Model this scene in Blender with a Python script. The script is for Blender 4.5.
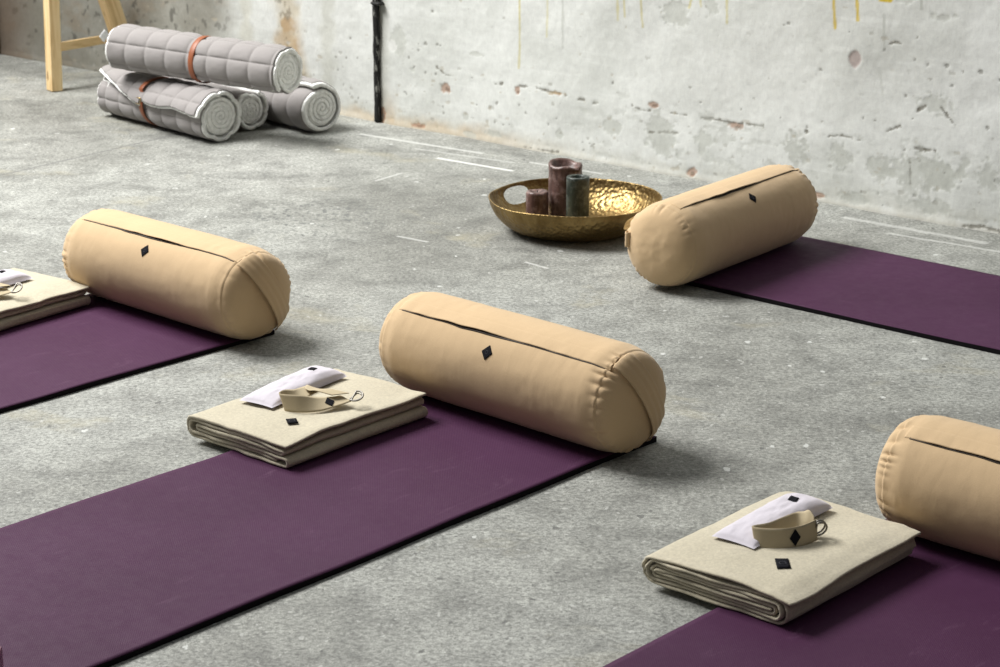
import bpy, bmesh, math, random
import numpy as np
from mathutils import Vector, Matrix

for o in list(bpy.data.objects):
    bpy.data.objects.remove(o, do_unlink=True)
S = bpy.context.scene
COL = S.collection
random.seed(4)

# ------------------------------------------------------------------ camera
cam = bpy.data.cameras.new('camera')
cam.sensor_width = 36.0
cam.lens = 75.36
cam.clip_start = 0.05
cam.dof.use_dof = True
cam.dof.focus_distance = 4.5
cam.dof.aperture_fstop = 10.0
cam_ob = bpy.data.objects.new('camera', cam)
cam_ob.location = (0, 0, 1.539)
cam_ob.rotation_euler = (math.radians(90 - 17.081), 0, 0)
COL.objects.link(cam_ob)
S.camera = cam_ob

# ------------------------------------------------------------------ world, lights, exposure
world = bpy.data.worlds.new('world')
S.world = world
world.use_nodes = True
# soft skylight of a big hall: brighter overhead and towards the far left windows
_nt = world.node_tree; _bg = _nt.nodes['Background']
_tc = _nt.nodes.new('ShaderNodeTexCoord'); _dp = _nt.nodes.new('ShaderNodeVectorMath'); _dp.operation = 'DOT_PRODUCT'
_dp.inputs[1].default_value = (-0.30, 0.20, 0.93)
_rp = _nt.nodes.new('ShaderNodeValToRGB'); _mr = _nt.nodes.new('ShaderNodeMapRange')
_mr.inputs['From Min'].default_value = -1.0
_nt.links.new(_tc.outputs['Generated'], _dp.inputs[0]); _nt.links.new(_dp.outputs['Value'], _mr.inputs['Value']); _nt.links.new(_mr.outputs['Result'], _rp.inputs[0])
_e = _rp.color_ramp.elements
_e[0].position = 0.42; _e[0].color = (0.07, 0.07, 0.07, 1)
_e[1].position = 0.95; _e[1].color = (0.95, 0.98, 1.0, 1)
_nt.links.new(_rp.outputs[0], _bg.inputs[0])
_bg.inputs[1].default_value = 0.31

def area_light(name, loc, target, sx, sy, power, color):
    l = bpy.data.lights.new(name, 'AREA')
    l.shape = 'RECTANGLE'
    l.size, l.size_y = sx, sy
    l.energy = power
    l.color = color
    o = bpy.data.objects.new(name, l)
    o.location = loc
    d = Vector(target) - Vector(loc)
    o.rotation_euler = d.to_track_quat('-Z', 'Y').to_euler()
    COL.objects.link(o)
    return o

# daylight from the tall industrial windows out of frame on the left
area_light('window_daylight', (-3.7, 6.9, 5.0), (0.3, 4.8, 0.0), 3.4, 2.6, 860, (1.0, 0.995, 0.98))

S.view_settings.view_transform = 'Standard'
S.view_settings.look = 'None'
S.view_settings.gamma = 1.0
S.view_settings.use_curve_mapping = False
S.view_settings.exposure = 0.0

# ------------------------------------------------------------------ noise
def _hash(i, j, k, seed):
    h = (i * 374761393 + j * 668265263 + k * 1274126177 + seed * 974634777) & 0xFFFFFFFF
    h = ((h ^ (h >> 13)) * 1274126177) & 0xFFFFFFFF
    h = (h ^ (h >> 16)) & 0xFFFFFFFF
    return h / 4294967295.0

def vn(x, y, z=0.0, seed=0):
    """smooth value noise, -1..1"""
    x, y, z = np.broadcast_arrays(np.asarray(x, float), np.asarray(y, float), np.asarray(z, float))
    i = np.floor(x).astype(np.int64); j = np.floor(y).astype(np.int64); k = np.floor(z).astype(np.int64)
    u, v, w = x - i, y - j, z - k
    u = u * u * (3 - 2 * u); v = v * v * (3 - 2 * v); w = w * w * (3 - 2 * w)
    def H(a, b, c): return _hash(i + a, j + b, k + c, seed)
    r = ((H(0,0,0) * (1-u) + H(1,0,0) * u) * (1-v) + (H(0,1,0) * (1-u) + H(1,1,0) * u) * v) * (1-w) \
      + ((H(0,0,1) * (1-u) + H(1,0,1) * u) * (1-v) + (H(0,1,1) * (1-u) + H(1,1,1) * u) * v) * w
    return r * 2 - 1

def fbm(x, y, z=0.0, seed=0, o=4):
    r, a, t = 0, 1.0, 0.0
    for q in range(o):
        r = r + a * vn(np.asarray(x) * 2**q, np.asarray(y) * 2**q, np.asarray(z) * 2**q, seed + q * 17)
        t += a; a *= 0.5
    return r / t

def smooth(e0, e1, x):
    t = np.clip((x - e0) / (e1 - e0), 0, 1)
    return t * t * (3 - 2 * t)

# ------------------------------------------------------------------ materials
class NT:
    def __init__(self, name):
        m = bpy.data.materials.new(name); m.use_nodes = True
        self.m = m; self.nt = m.node_tree; self.n = self.nt.nodes
        self.b = self.n['Principled BSDF']
    def add(self, t, **kw):
        n = self.n.new(t)
        for k, v in kw.items(): setattr(n, k, v)
        return n
    def link(self, a, b): self.nt.links.new(a, b)
    def coord(self, kind='Object', scale=(1,1,1), rot=(0,0,0)):
        c = self.add('ShaderNodeTexCoord'); mp = self.add('ShaderNodeMapping')
        mp.inputs['Scale'].default_value = scale; mp.inputs['Rotation'].default_value = rot
        self.link(c.outputs[kind], mp.inputs[0]); return mp.outputs[0]
    def noise(self, vec, scale, detail=4, rough=0.55, dist=0.0):
        n = self.add('ShaderNodeTexNoise')
        n.inputs['Scale'].default_value = scale; n.inputs['Detail'].default_value = detail
        n.inputs['Roughness'].default_value = rough; n.inputs['Distortion'].default_value = dist
        if vec is not None: self.link(vec, n.inputs['Vector'])
        return n.outputs['Fac']
    def ramp(self, fac, stops, interp='LINEAR'):
        r = self.add('ShaderNodeValToRGB'); r.color_ramp.interpolation = interp
        el = r.color_ramp.elements
        while len(el) > 1: el.remove(el[-1])
        for i, (p, c) in enumerate(stops):
            e = el[0] if i == 0 else el.new(p)
            e.position = p
            e.color = (c, c, c, 1) if isinstance(c, (int, float)) else (*c, 1)
        self.link(fac, r.inputs[0]); return r.outputs[0]
    def mix(self, fac, a, b, mode='MIX'):
        m = self.add('ShaderNodeMix', data_type='RGBA', blend_type=mode)
        for s, v in ((m.inputs['Factor'], fac), (m.inputs[6], a), (m.inputs[7], b)):
            if isinstance(v, (int, float)): s.default_value = v
            elif isinstance(v, tuple): s.default_value = (*v, 1) if len(v) == 3 else v
            else: self.link(v, s)
        return m.outputs[2]
    def math(self, op, a, b=0.0, clamp=False):
        m = self.add('ShaderNodeMath', operation=op); m.use_clamp = clamp
        for s, v in ((m.inputs[0], a), (m.inputs[1], b)):
            if isinstance(v, (int, float)): s.default_value = v
            else: self.link(v, s)
        return m.outputs[0]
    def bump(self, h, strength, dist=0.01, prev=None):
        b = self.add('ShaderNodeBump'); b.inputs['Strength'].default_value = strength
        b.inputs['Distance'].default_value = dist; self.link(h, b.inputs['Height'])
        if prev is not None: self.link(prev, b.inputs['Normal'])
        self.link(b.outputs[0], self.b.inputs['Normal']); return b.outputs[0]
    def col(self, c):
        if isinstance(c, tuple): self.b.inputs['Base Color'].default_value = (*c, 1)
        else: self.link(c, self.b.inputs['Base Color'])
    def rough(self, r, spec=None):
        if isinstance(r, (int, float)): self.b.inputs['Roughness'].default_value = r
        else: self.link(r, self.b.inputs['Roughness'])
        if spec is not None: self.b.inputs['Specular IOR Level'].default_value = spec

def mat_plain(name, c, rough=0.6, metal=0.0, var=0.12, scale=60, bump=0.15, bdist=0.001, spec=0.4):
    t = NT(name); v = t.coord()
    f = t.noise(v, scale, 4)
    d = tuple(x * (1 - var) for x in c); l = tuple(min(1, x * (1 + var)) for x in c)
    t.col(t.ramp(f, [(0.3, d), (0.7, l)]))
    t.rough(rough, spec); t.b.inputs['Metallic'].default_value = metal
    t.bump(t.noise(v, scale * 3, 3), bump, bdist)
    return t.m

def mat_fabric(name, c, weave=900.0, var=0.07, bump=0.25, fuzz=0.3, crease=0.0):
    t = NT(name); v = t.coord()
    f = t.noise(v, 7, 5)
    d = tuple(x * (1 - var) for x in c); l = tuple(min(1, x * (1 + var)) for x in c)
    base = t.ramp(f, [(0.3, d), (0.7, l)])
    g = t.ramp(t.noise(v, weave, 2), [(0.3, 0.88), (0.7, 1.0)])
    t.col(t.mix(1.0, base, g, 'MULTIPLY'))
    if crease == 0 and fuzz > 0.3:
        base2 = t.ramp(t.noise(v, 150, 5, 0.75), [(0.3, 0.72), (0.7, 1.12)]); t.col(t.mix(0.8, base, base2, 'MULTIPLY'))
    t.rough(0.85, 0.2)
    t.b.inputs['Sheen Weight'].default_value = fuzz
    t.b.inputs['Sheen Roughness'].default_value = 0.5
    nb = t.bump(t.noise(v, weave * 0.5, 3), bump, 0.0008)
    if crease:
        w = t.noise(t.coord(scale=(1.0, 0.35, 0.35)), 26, 4, 0.6, 0.6)
        t.bump(w, crease, 0.004, nb)
    return t.m

BEIGE = (0.60, 0.43, 0.25)
M = {}
M['bolster'] = mat_fabric('tan cotton canvas', BEIGE, 1100, 0.04, 0.2, 0.15, crease=0.22)
M['zip'] = mat_plain('dark brown zip and flap shade', (0.03, 0.017, 0.008), 0.7)  # also draws the shade line below the flap edge
M['patch'] = mat_plain('black woven patch', (0.010, 0.010, 0.013), 0.9, scale=400, spec=0.08)
M['emblem'] = mat_plain('grey emblem thread', (0.045, 0.045, 0.055), 0.8)
M['blanket'] = mat_fabric('beige wool felt', (0.53, 0.475, 0.35), 420, 0.06, 0.9, 0.35)
M['lavender'] = mat_fabric('lavender white cotton', (0.62, 0.58, 0.63), 900, 0.03, 0.2, 0.2)
M['webbing'] = mat_fabric('beige cotton webbing', (0.50, 0.415, 0.27), 1500, 0.05, 0.5, 0.1)
M['steel'] = mat_plain('brushed steel ring', (0.25, 0.235, 0.21), 0.5, 1.0)
M['quilt'] = mat_fabric('warm grey quilted cotton', (0.285, 0.265, 0.257), 1200, 0.04, 0.25, 0.15)
M['leather'] = mat_plain('tan leather', (0.27, 0.085, 0.035), 0.45, scale=30)
M['brass'] = mat_plain('brass buckle', (0.6, 0.42, 0.15), 0.35, 1.0)
M['tagcloth'] = mat_plain('white care tag', (0.75, 0.75, 0.75), 0.8)
M['iron'] = mat_plain('peeling black iron', (0.012, 0.012, 0.011), 0.6, var=0.5, scale=25)

def fleece():
    t = NT('white sherpa fleece'); v = t.coord()
    a = t.noise(v, 90, 5, 0.7)
    t.col(t.ramp(a, [(0.32, (0.74, 0.74, 0.70)), (0.6, (0.93, 0.93, 0.90))]))
    t.rough(0.95, 0.1); t.b.inputs['Sheen Weight'].default_value = 0.3
    t.bump(t.noise(v, 130, 4, 0.7), 0.6, 0.005)
    return t.m
M['fleece'] = fleece()

def mat_yoga():
    t = NT('purple ribbed rubber'); v = t.coord()
    a = t.noise(v, 2.3, 6, 0.6); b = t.noise(v, 45, 3)
    base = t.ramp(a, [(0.32, (0.044, 0.0105, 0.036)), (0.72, (0.060, 0.0175, 0.051))])
    # chalky scuffs
    sc = t.noise(t.coord(scale=(1.0, 5.0, 1.0), rot=(0, 0, 0.5)), 4.2, 8, 0.72, 1.2)
    s1 = t.ramp(sc, [(0.60, 0.0), (0.80, 0.34)])
    c = t.mix(s1, base, (0.20, 0.11, 0.17))
    w = t.add('ShaderNodeTexWave', wave_type='BANDS', bands_direction='DIAGONAL', wave_profile='SIN')
    w.inputs['Scale'].default_value = 125; w.inputs['Distortion'].default_value = 0.8; w.inputs['Detail'].default_value = 1
    t.link(t.coord(scale=(1, -1, 1)), w.inputs['Vector'])
    c = t.mix(t.math('MULTIPLY', w.outputs['Fac'], 0.10), c, (0.13, 0.05, 0.10))
    t.col(c)
    t.rough(t.ramp(b, [(0.3, 0.60), (0.7, 0.70)]), 0.15)
    nb = t.bump(w.outputs['Fac'], 0.18, 0.0008)
    t.bump(t.noise(t.coord(scale=(1, 0.5, 1), rot=(0, 0, 0.3)), 8, 4), 0.35, 0.010, nb)
    return t.m
M['yoga'] = mat_yoga()
M['yoga_base_shade'] = mat_plain('black rubber and edge shade', (0.006, 0.005, 0.006), 0.8, spec=0.1)

def mat_wood():
    t = NT('pale pine wood'); v = t.coord(scale=(22, 22, 1.6))
    a = t.noise(v, 1.6, 6, 0.6, 1.5)
    c = t.ramp(a, [(0.3, (0.56, 0.36, 0.15)), (0.5, (0.78, 0.57, 0.30)), (0.75, (0.86, 0.68, 0.40))])
    k = t.ramp(t.noise(t.coord(scale=(1, 1, 0.5)), 24, 1), [(0.26, 1.0), (0.30, 0.0)])
    t.col(t.mix(k, c, (0.2, 0.09, 0.03)))
    t.rough(0.55, 0.35); t.bump(a, 0.2, 0.002)
    return t.m
M['wood'] = mat_wood()

def mat_brass_bowl():
    t = NT('hammered antique brass'); v = t.coord()
    vo = t.add('ShaderNodeTexVoronoi', feature='SMOOTH_F1'); vo.inputs['Scale'].default_value = 95
    t.link(v, vo.inputs['Vector'])
    n = t.noise(v, 14, 5)
    t.col(t.ramp(n, [(0.3, (0.19, 0.125, 0.048)), (0.7, (0.36, 0.255, 0.11))]))
    t.b.inputs['Metallic'].default_value = 1.0
    t.rough(t.ramp(n, [(0.3, 0.50), (0.7, 0.40)]))
    t.bump(vo.outputs['Distance'], 0.6, 0.006)
    return t.m
M['bowl'] = mat_brass_bowl()

def mat_candle(name, lo, hi, bloom):
    t = NT(name); v = t.coord(scale=(1, 1, 0.22)); v2 = t.coord()
    a = t.noise(v, 60, 6, 0.7); b = t.noise(v2, 45, 5, 0.65)
    c = t.ramp(a, [(0.3, lo), (0.7, hi)])
    t.col(t.mix(t.ramp(b, [(0.48, 0.0), (0.72, 0.7)]), c, bloom))
    t.rough(0.42, 0.5)
    t.b.inputs['Subsurface Weight'].default_value = 0.1
    t.b.inputs['Subsurface Radius'].default_value = (0.01, 0.004, 0.003)
    t.bump(b, 0.5, 0.002)
    return t.m
M['candle_brown'] = mat_candle('brown marbled wax', (0.045, 0.022, 0.018), (0.15, 0.082, 0.068), (0.40, 0.28, 0.25))
M['candle_green'] = mat_candle('dark green marbled wax', (0.007, 0.011, 0.008), (0.030, 0.042, 0.032), (0.14, 0.155, 0.135))
M['wick'] = mat_plain('charred wick', (0.01, 0.01, 0.01), 0.9)

def mat_floor():
    t = NT('worn concrete'); v = t.coord()
    big = t.noise(v, 0.9, 7, 0.6, 0.4)
    mid = t.noise(v, 7.0, 7, 0.68, 0.3)
    fine = t.noise(v, 100.0, 3, 0.7)
    grit = t.noise(v, 330.0, 3, 0.7)
    base = t.ramp(big, [(0.33, (0.190, 0.190, 0.170)), (0.5, (0.252, 0.254, 0.231)), (0.68, (0.318, 0.322, 0.297))])
    base = t.mix(0.75, base, t.ramp(mid, [(0.3, 0.48), (0.5, 0.98), (0.72, 1.36)]), 'MULTIPLY')
    base = t.mix(0.7, base, t.ramp(t.noise(v, 26, 6, 0.75, 0.1), [(0.3, 0.70), (0.5, 1.0), (0.7, 1.24)]), 'MULTIPLY')
    base = t.mix(0.75, base, t.ramp(fine, [(0.36, 0.52), (0.5, 1.0), (0.64, 1.42)]), 'MULTIPLY')
    base = t.mix(0.6, base, t.ramp(grit, [(0.36, 0.55), (0.64, 1.45)]), 'MULTIPLY')
    # ochre stains
    och = t.ramp(t.noise(v, 2.6, 5, 0.6, 0.5), [(0.60, 0.0), (0.74, 0.42)])
    base = t.mix(och, base, (0.40, 0.36, 0.235))
    # chipped pits, denser in a trodden zone
    vo = t.add('ShaderNodeTexVoronoi', feature='F1'); vo.inputs['Scale'].default_value = 42
    vo.inputs['Randomness'].default_value = 1.0
    nz = t.add('ShaderNodeTexNoise'); nz.inputs['Scale'].default_value = 55; nz.inputs['Detail'].default_value = 3; t.link(v, nz.inputs['Vector'])
    vm = t.add('ShaderNodeVectorMath', operation='MULTIPLY_ADD'); t.link(nz.outputs['Color'], vm.inputs[0]); vm.inputs[1].default_value = (0.022, 0.022, 0.0)
    t.link(t.coord(scale=(1.0, 0.8, 1.0)), vm.inputs[2]); mp = vm.outputs[0]; t.link(mp, vo.inputs['Vector'])
    sepc = t.add('ShaderNodeSeparateColor'); t.link(vo.outputs['Color'], sepc.inputs[0])
    pit = t.math('LESS_THAN', vo.outputs['Distance'], t.math('MULTIPLY', sepc.outputs[1], 0.26))
    pitm = t.math('MULTIPLY', pit, t.math('GREATER_THAN', sepc.outputs[0], 0.86))
    base = t.mix(t.math('MULTIPLY', pitm, 0.7), base, (0.09, 0.09, 0.085))
    sep = t.add('ShaderNodeSeparateXYZ'); t.link(v, sep.inputs[0]); X, Y = sep.outputs[0], sep.outputs[1]
    dx = t.math('DIVIDE', t.math('ADD', X, 0.56), 0.40); dy = t.math('DIVIDE', t.math('SUBTRACT', Y, 6.22), 0.42)
    zone = t.math('ADD', t.math('MULTIPLY', dx, dx), t.math('MULTIPLY', dy, dy))
    zone = t.ramp(t.math('ADD', zone, t.math('MULTIPLY', mid, 0.8)), [(0.5, 1.0), (1.3, 0.0)])
    vo2 = t.add('ShaderNodeTexVoronoi', feature='F1'); vo2.inputs['Scale'].default_value = 68; t.link(mp, vo2.inputs['Vector'])
    sp2 = t.add('ShaderNodeSeparateColor'); t.link(vo2.outputs['Color'], sp2.inputs[0])
    p2 = t.math('MULTIPLY', t.math('LESS_THAN', vo2.outputs['Distance'], t.math('MULTIPLY', sp2.outputs[1], 0.62)), zone)
    p2 = t.math('MULTIPLY', p2, t.math('GREATER_THAN', sp2.outputs[0], 0.45))
    base = t.mix(t.math('MULTIPLY', p2, 0.75), base, (0.10, 0.105, 0.10))
    vo4 = t.add('ShaderNodeTexVoronoi', feature='F1'); vo4.inputs['Scale'].default_value = 95; t.link(mp, vo4.inputs['Vector'])
    sp4 = t.add('ShaderNodeSeparateColor'); t.link(vo4.outputs['Color'], sp4.inputs[0])
    p4 = t.math('MULTIPLY', t.math('LESS_THAN', vo4.outputs['Distance'], t.math('MULTIPLY', sp4.outputs[1], 0.42)), t.math('GREATER_THAN', sp4.outputs[0], 0.80))
    base = t.mix(t.math('MULTIPLY', p4, 0.55), base, (0.115, 0.115, 0.105))
    p5 = t.math('MULTIPLY', t.math('LESS_THAN', vo4.outputs['Distance'], t.math('MULTIPLY', sp4.outputs[1], 0.40)), t.math('LESS_THAN', sp4.outputs[0], 0.12))
    base = t.mix(t.math('MULTIPLY', p5, 0.5), base, (0.50, 0.50, 0.47))
    # white aggregate chips and paint drops
    vo3 = t.add('ShaderNodeTexVoronoi', feature='F1'); vo3.inputs['Scale'].default_value = 27; t.link(mp, vo3.inputs['Vector'])
    sp3 = t.add('ShaderNodeSeparateColor'); t.link(vo3.outputs['Color'], sp3.inputs[0])
    ch = t.math('MULTIPLY', t.math('LESS_THAN', t.math('ADD', vo3.outputs['Distance'], t.math('MULTIPLY', fine, 0.2)), t.math('MULTIPLY', sp3.outputs[1], 0.34)), t.math('GREATER_THAN', sp3.outputs[0], 0.86))
    base = t.mix(t.math('MULTIPLY', ch, 0.6), base, (0.66, 0.67, 0.64))
    # cracks / joints / paint lines with their own place on the slab
    warp = t.math('MULTIPLY', t.math('SUBTRACT', t.noise(v, 12, 4), 0.5), 0.05)
    def seg(a, b, wid, soft=1.0, wob=0.25):
        ax, ay = a; bx, by = b; L = math.hypot(bx-ax, by-ay); ux, uy = (bx-ax)/L, (by-ay)/L
        px = t.math('SUBTRACT', X, ax); py = t.math('SUBTRACT', Y, ay)
        al = t.math('ADD', t.math('MULTIPLY', px, ux), t.math('MULTIPLY', py, uy))
        ac = t.math('ADD', t.math('SUBTRACT', t.math('MULTIPLY', py, ux), t.math('MULTIPLY', px, uy)), t.math('MULTIPLY', warp, wob))
        inn = t.math('MULTIPLY', t.math('GREATER_THAN', al, 0.0), t.math('LESS_THAN', al, L))
        m = t.math('SUBTRACT', 1.0, t.math('DIVIDE', t.math('ABSOLUTE', ac), wid), clamp=True)
        m = t.math('MULTIPLY', t.math('POWER', m, 0.6), soft)
        return t.math('MULTIPLY', m, inn)
    for a, b, w_, s_, wob in (((-1.75, 6.67), (-0.93, 7.80), 0.009, 0.75, 0.3),):
        base = t.mix(seg(a, b, w_, s_, wob), base, (0.13, 0.13, 0.125))
    for a, b, w_, s_, wob in (((-0.217, 7.066), (0.044, 6.862), 0.011, 0.9, 0.02), ((-0.508, 7.474), (-0.06, 7.14), 0.013, 0.5, 0.15),
                              ((-0.30, 7.22), (0.05, 6.99), 0.010, 0.3, 0.3), ((-0.41, 6.713), (-0.327, 6.832), 0.006, 0.5, 0.1),
                              ((-0.304, 5.988), (-0.21, 5.918), 0.007, 0.5, 0.1), ((0.07, 5.695), (0.135, 5.625), 0.006, 0.55, 0.1),
                              ((0.10, 7.0), (0.34, 6.82), 0.010, 0.45, 0.1), ((1.05, 6.22), (1.42, 5.90), 0.018, 0.4, 0.5),
                              ((1.15, 6.02), (1.55, 5.72), 0.010, 0.4, 0.4)):
        base = t.mix(seg(a, b, w_, s_, wob), base, (0.72, 0.72, 0.69))
    t.col(base)
    t.rough(t.ramp(mid, [(0.3, 0.62), (0.7, 0.8)]), 0.35)
    h = t.math('SUBTRACT', t.math('ADD', t.math('MULTIPLY', fine, 0.5), t.math('MULTIPLY', mid, 0.6)), t.math('MULTIPLY', t.math('ADD', pitm, p2), 0.3))
    t.bump(h, 0.55, 0.006)
    return t.m
M['floor'] = mat_floor()

def mat_wall():
    t = NT('whitewashed plaster'); v = t.coord()
    at = t.add('ShaderNodeAttribute', attribute_name='stain_shade')
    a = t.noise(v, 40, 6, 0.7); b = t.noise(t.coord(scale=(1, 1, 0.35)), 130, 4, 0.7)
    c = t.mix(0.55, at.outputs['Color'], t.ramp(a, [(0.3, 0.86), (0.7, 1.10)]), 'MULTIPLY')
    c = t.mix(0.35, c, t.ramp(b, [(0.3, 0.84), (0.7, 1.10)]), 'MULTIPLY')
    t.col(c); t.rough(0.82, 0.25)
    t.bump(t.math('ADD', a, t.math('MULTIPLY', b, 0.5)), 0.2, 0.005)
    return t.m
M['wall'] = mat_wall()
M['pier'] = mat_plain('dirty brown brick', (0.085, 0.055, 0.038), 0.9, var=0.5, scale=9)

# ------------------------------------------------------------------ mesh helpers
def mesh_obj(name, V, F, mat, parent=None, smooth_=True, mats=None, fmat=None):
    me = bpy.data.meshes.new(name)
    me.from_pydata([tuple(map(float, p)) for p in V], [], [tuple(map(int, f)) for f in F])
    bm = bmesh.new(); bm.from_mesh(me)
    bmesh.ops.recalc_face_normals(bm, faces=bm.faces)
    bm.to_mesh(me); bm.free()
    me.materials.append(mat)
    for m in (mats or []): me.materials.append(m)
    if fmat is not None:
        me.polygons.foreach_set('material_index', fmat)
    if smooth_: me.polygons.foreach_set('use_smooth', [True] * len(me.polygons))
    me.update()
    o = bpy.data.objects.new(name, me); COL.objects.link(o)
    if parent is not None: o.parent = parent
    return o

def grid_faces(nu, nv, wrap_u=False, wrap_v=False):
    F = []
    for i in range(nu if wrap_u else nu - 1):
        for j in range(nv if wrap_v else nv - 1):
            a = i * nv + j; b = ((i + 1) % nu) * nv + j
            c = ((i + 1) % nu) * nv + (j + 1) % nv; d = i * nv + (j + 1) % nv
            F.append((a, b, c, d))
    return F

def slab(P, N, th):
    """closed sheet: grid P[nu,nv,3], thickness th pushed against normals N"""
    nu, nv = P.shape[:2]
    Q = P - N * (th if np.isscalar(th) else th[..., None])
    V = np.concatenate([P.reshape(-1, 3), Q.reshape(-1, 3)])
    n = nu * nv; F = grid_faces(nu, nv)
    F2 = [(d + n, c + n, b + n, a + n) for a, b, c, d in F]
    E = []
    for i in range(nu - 1):
        a, b = i * nv, (i + 1) * nv; E.append((a, a + n, b + n, b))
        a, b = i * nv + nv - 1, (i + 1) * nv + nv - 1; E.append((a, b, b + n, a + n))
    for j in range(nv - 1):
        a, b = j, j + 1; E.append((a, b, b + n, a + n))
        a, b = (nu - 1) * nv + j, (nu - 1) * nv + j + 1; E.append((a, a + n, b + n, b))
    return V, F + F2 + E

def grid_normals(P):
    du = np.gradient(P, axis=0); dv = np.gradient(P, axis=1)
    n = np.cross(du, dv); n /= np.maximum(np.linalg.norm(n, axis=2, keepdims=True), 1e-12)
    return n

def empty(name, loc, rz=0.0):
    o = bpy.data.objects.new(name, None); o.empty_display_size = 0.1
    o.location = loc; o.rotation_euler = (0, 0, rz); COL.objects.link(o); return o

def tag(o, label=None, cat=None, group=None, kind=None):
    if label: o['label'] = label
    if cat: o['category'] = cat
    if group: o['group'] = group
    if kind: o['kind'] = kind
    return o

def box_mesh(name, lo, hi, mat, parent=None, bevel=0.003, seg=2):
    bm = bmesh.new(); bmesh.ops.create_cube(bm, size=1)
    for v in bm.verts:
        v.co = Vector([(lo[k] + hi[k]) / 2 + v.co[k] * (hi[k] - lo[k]) for k in range(3)])
    if bevel: bmesh.ops.bevel(bm, geom=bm.edges[:] , offset=bevel, segments=seg, affect='EDGES', profile=0.7)
    me = bpy.data.meshes.new(name); bm.to_mesh(me); bm.free(); me.materials.append(mat)
    o = bpy.data.objects.new(name, me); COL.objects.link(o)
    if parent is not None: o.parent = parent
    return o

def tube(name, pts, r, mat, parent=None, closed=False, n=10):
    P = np.array(pts, float); m = len(P)
    T = np.roll(P, -1, 0) - np.roll(P, 1, 0) if closed else np.gradient(P, axis=0)
    T /= np.linalg.norm(T, axis=1, keepdims=True)
    up = np.array([0.13, 0.21, 0.97]); V = []
    for i in range(m):
        a = np.cross(T[i], up); a /= np.linalg.norm(a); b = np.cross(T[i], a)
        rr = r if np.isscalar(r) else r[i]
        for k in range(n):
            q = 2 * math.pi * k / n; V.append(P[i] + rr * (math.cos(q) * a + math.sin(q) * b))
    F = grid_faces(m, n, wrap_u=closed, wrap_v=True)
    if not closed: F += [tuple(range(n))[::-1], tuple((m - 1) * n + k for k in range(n))]
    return mesh_obj(name, V, F, mat, parent)

# ------------------------------------------------------------------ the room
tag(mesh_obj('floor', [(-6, -2, 0), (6, -2, 0), (6, 10.5, 0), (-6, 10.5, 0)], [(0, 1, 2, 3)], M['floor'], smooth_=False), kind='structure')

WA = math.radians(-41.104); WD = (math.cos(WA), math.sin(WA)); WN = (-WD[1], WD[0])   # along the wall, and into it
W0 = (-0.448, 7.695)

PATCH = [(0.1, 0.31, 0.04, 0.055), (1.353, 0.54, 0.048, 0.042), (1.491, 0.563, 0.024, 0.032), (1.102, 0.128, 0.034, 0.024), (1.3, 0.127, 0.061, 0.06), (2.001, 0.143, 0.036, 0.044), (2.141, 0.138, 0.049, 0.031), (2.296, 0.150, 0.134, 0.050), (2.366, 0.141, 0.073, 0.042), (2.31, 0.361, 0.047, 0.027), (1.475, 0.131, 0.036, 0.03), (1.831, 0.157, 0.044, 0.051), (2.514, 0.166, 0.032, 0.047), (2.316, 0.616, 0.026, 0.011), (2.368, 0.627, 0.013, 0.008), (2.195, 0.667, 0.047, 0.018), (0.87, 0.072, 0.018, 0.018), (0.571, 0.032, 0.047, 0.012), (0.428, 0.074, 0.014, 0.011), (2.041, 0.03, 0.057, 0.015), (2.339, 0.048, 0.067, 0.021), (0.477, 0.304, 0.03, 0.010), (0.168, 0.218, 0.02, 0.009), (0.451, 0.012, 0.03, 0.010)]
BRICK = [(0.331, 0.168, 0.020, 0.018), (0.673, 0.199, 0.012, 0.014), (2.034, 0.463, 0.022, 0.027), (0.195, 0.014, 0.035, 0.010), (0.016, 0.03, 0.02, 0.03), (1.434, 0.021, 0.021, 0.014), (1.928, 0.02, 0.022, 0.009), (0.859, 0.211, 0.02, 0.006), (1.268, 0.224, 0.022, 0.010), (1.599, 0.197, 0.03, 0.012)]
DRIP = [(0.679, 0.517, 0.678, 0.28, 1), (0.677, 0.534, 0.68, 0.448, 0.5), (0.799, 0.528, 0.8, 0.401, 0.4), (0.869, 0.534, 0.871, 0.371, -1), (1.11, 0.557, 1.109, 0.49, 1), (1.139, 0.559, 1.14, 0.503, 0.8), (1.21, 0.566, 1.214, 0.477, 1.2), (1.408, 0.584, 1.401, 0.558, 1.6), (1.443, 0.588, 1.448, 0.566, 0.8), (1.549, 0.597, 1.553, 0.525, 1.3), (1.949, 0.634, 1.957, 0.55, 2), (2.03, 0.642, 2.037, 0.582, 2), (2.113, 0.652, 2.148, 0.652, 3), (2.133, 0.507, 2.127, 0.606, -1.2), (2.12, 0.433, 2.135, 0.364, -0.6), (2.249, 0.662, 2.251, 0.636, -1.5)]
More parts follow.
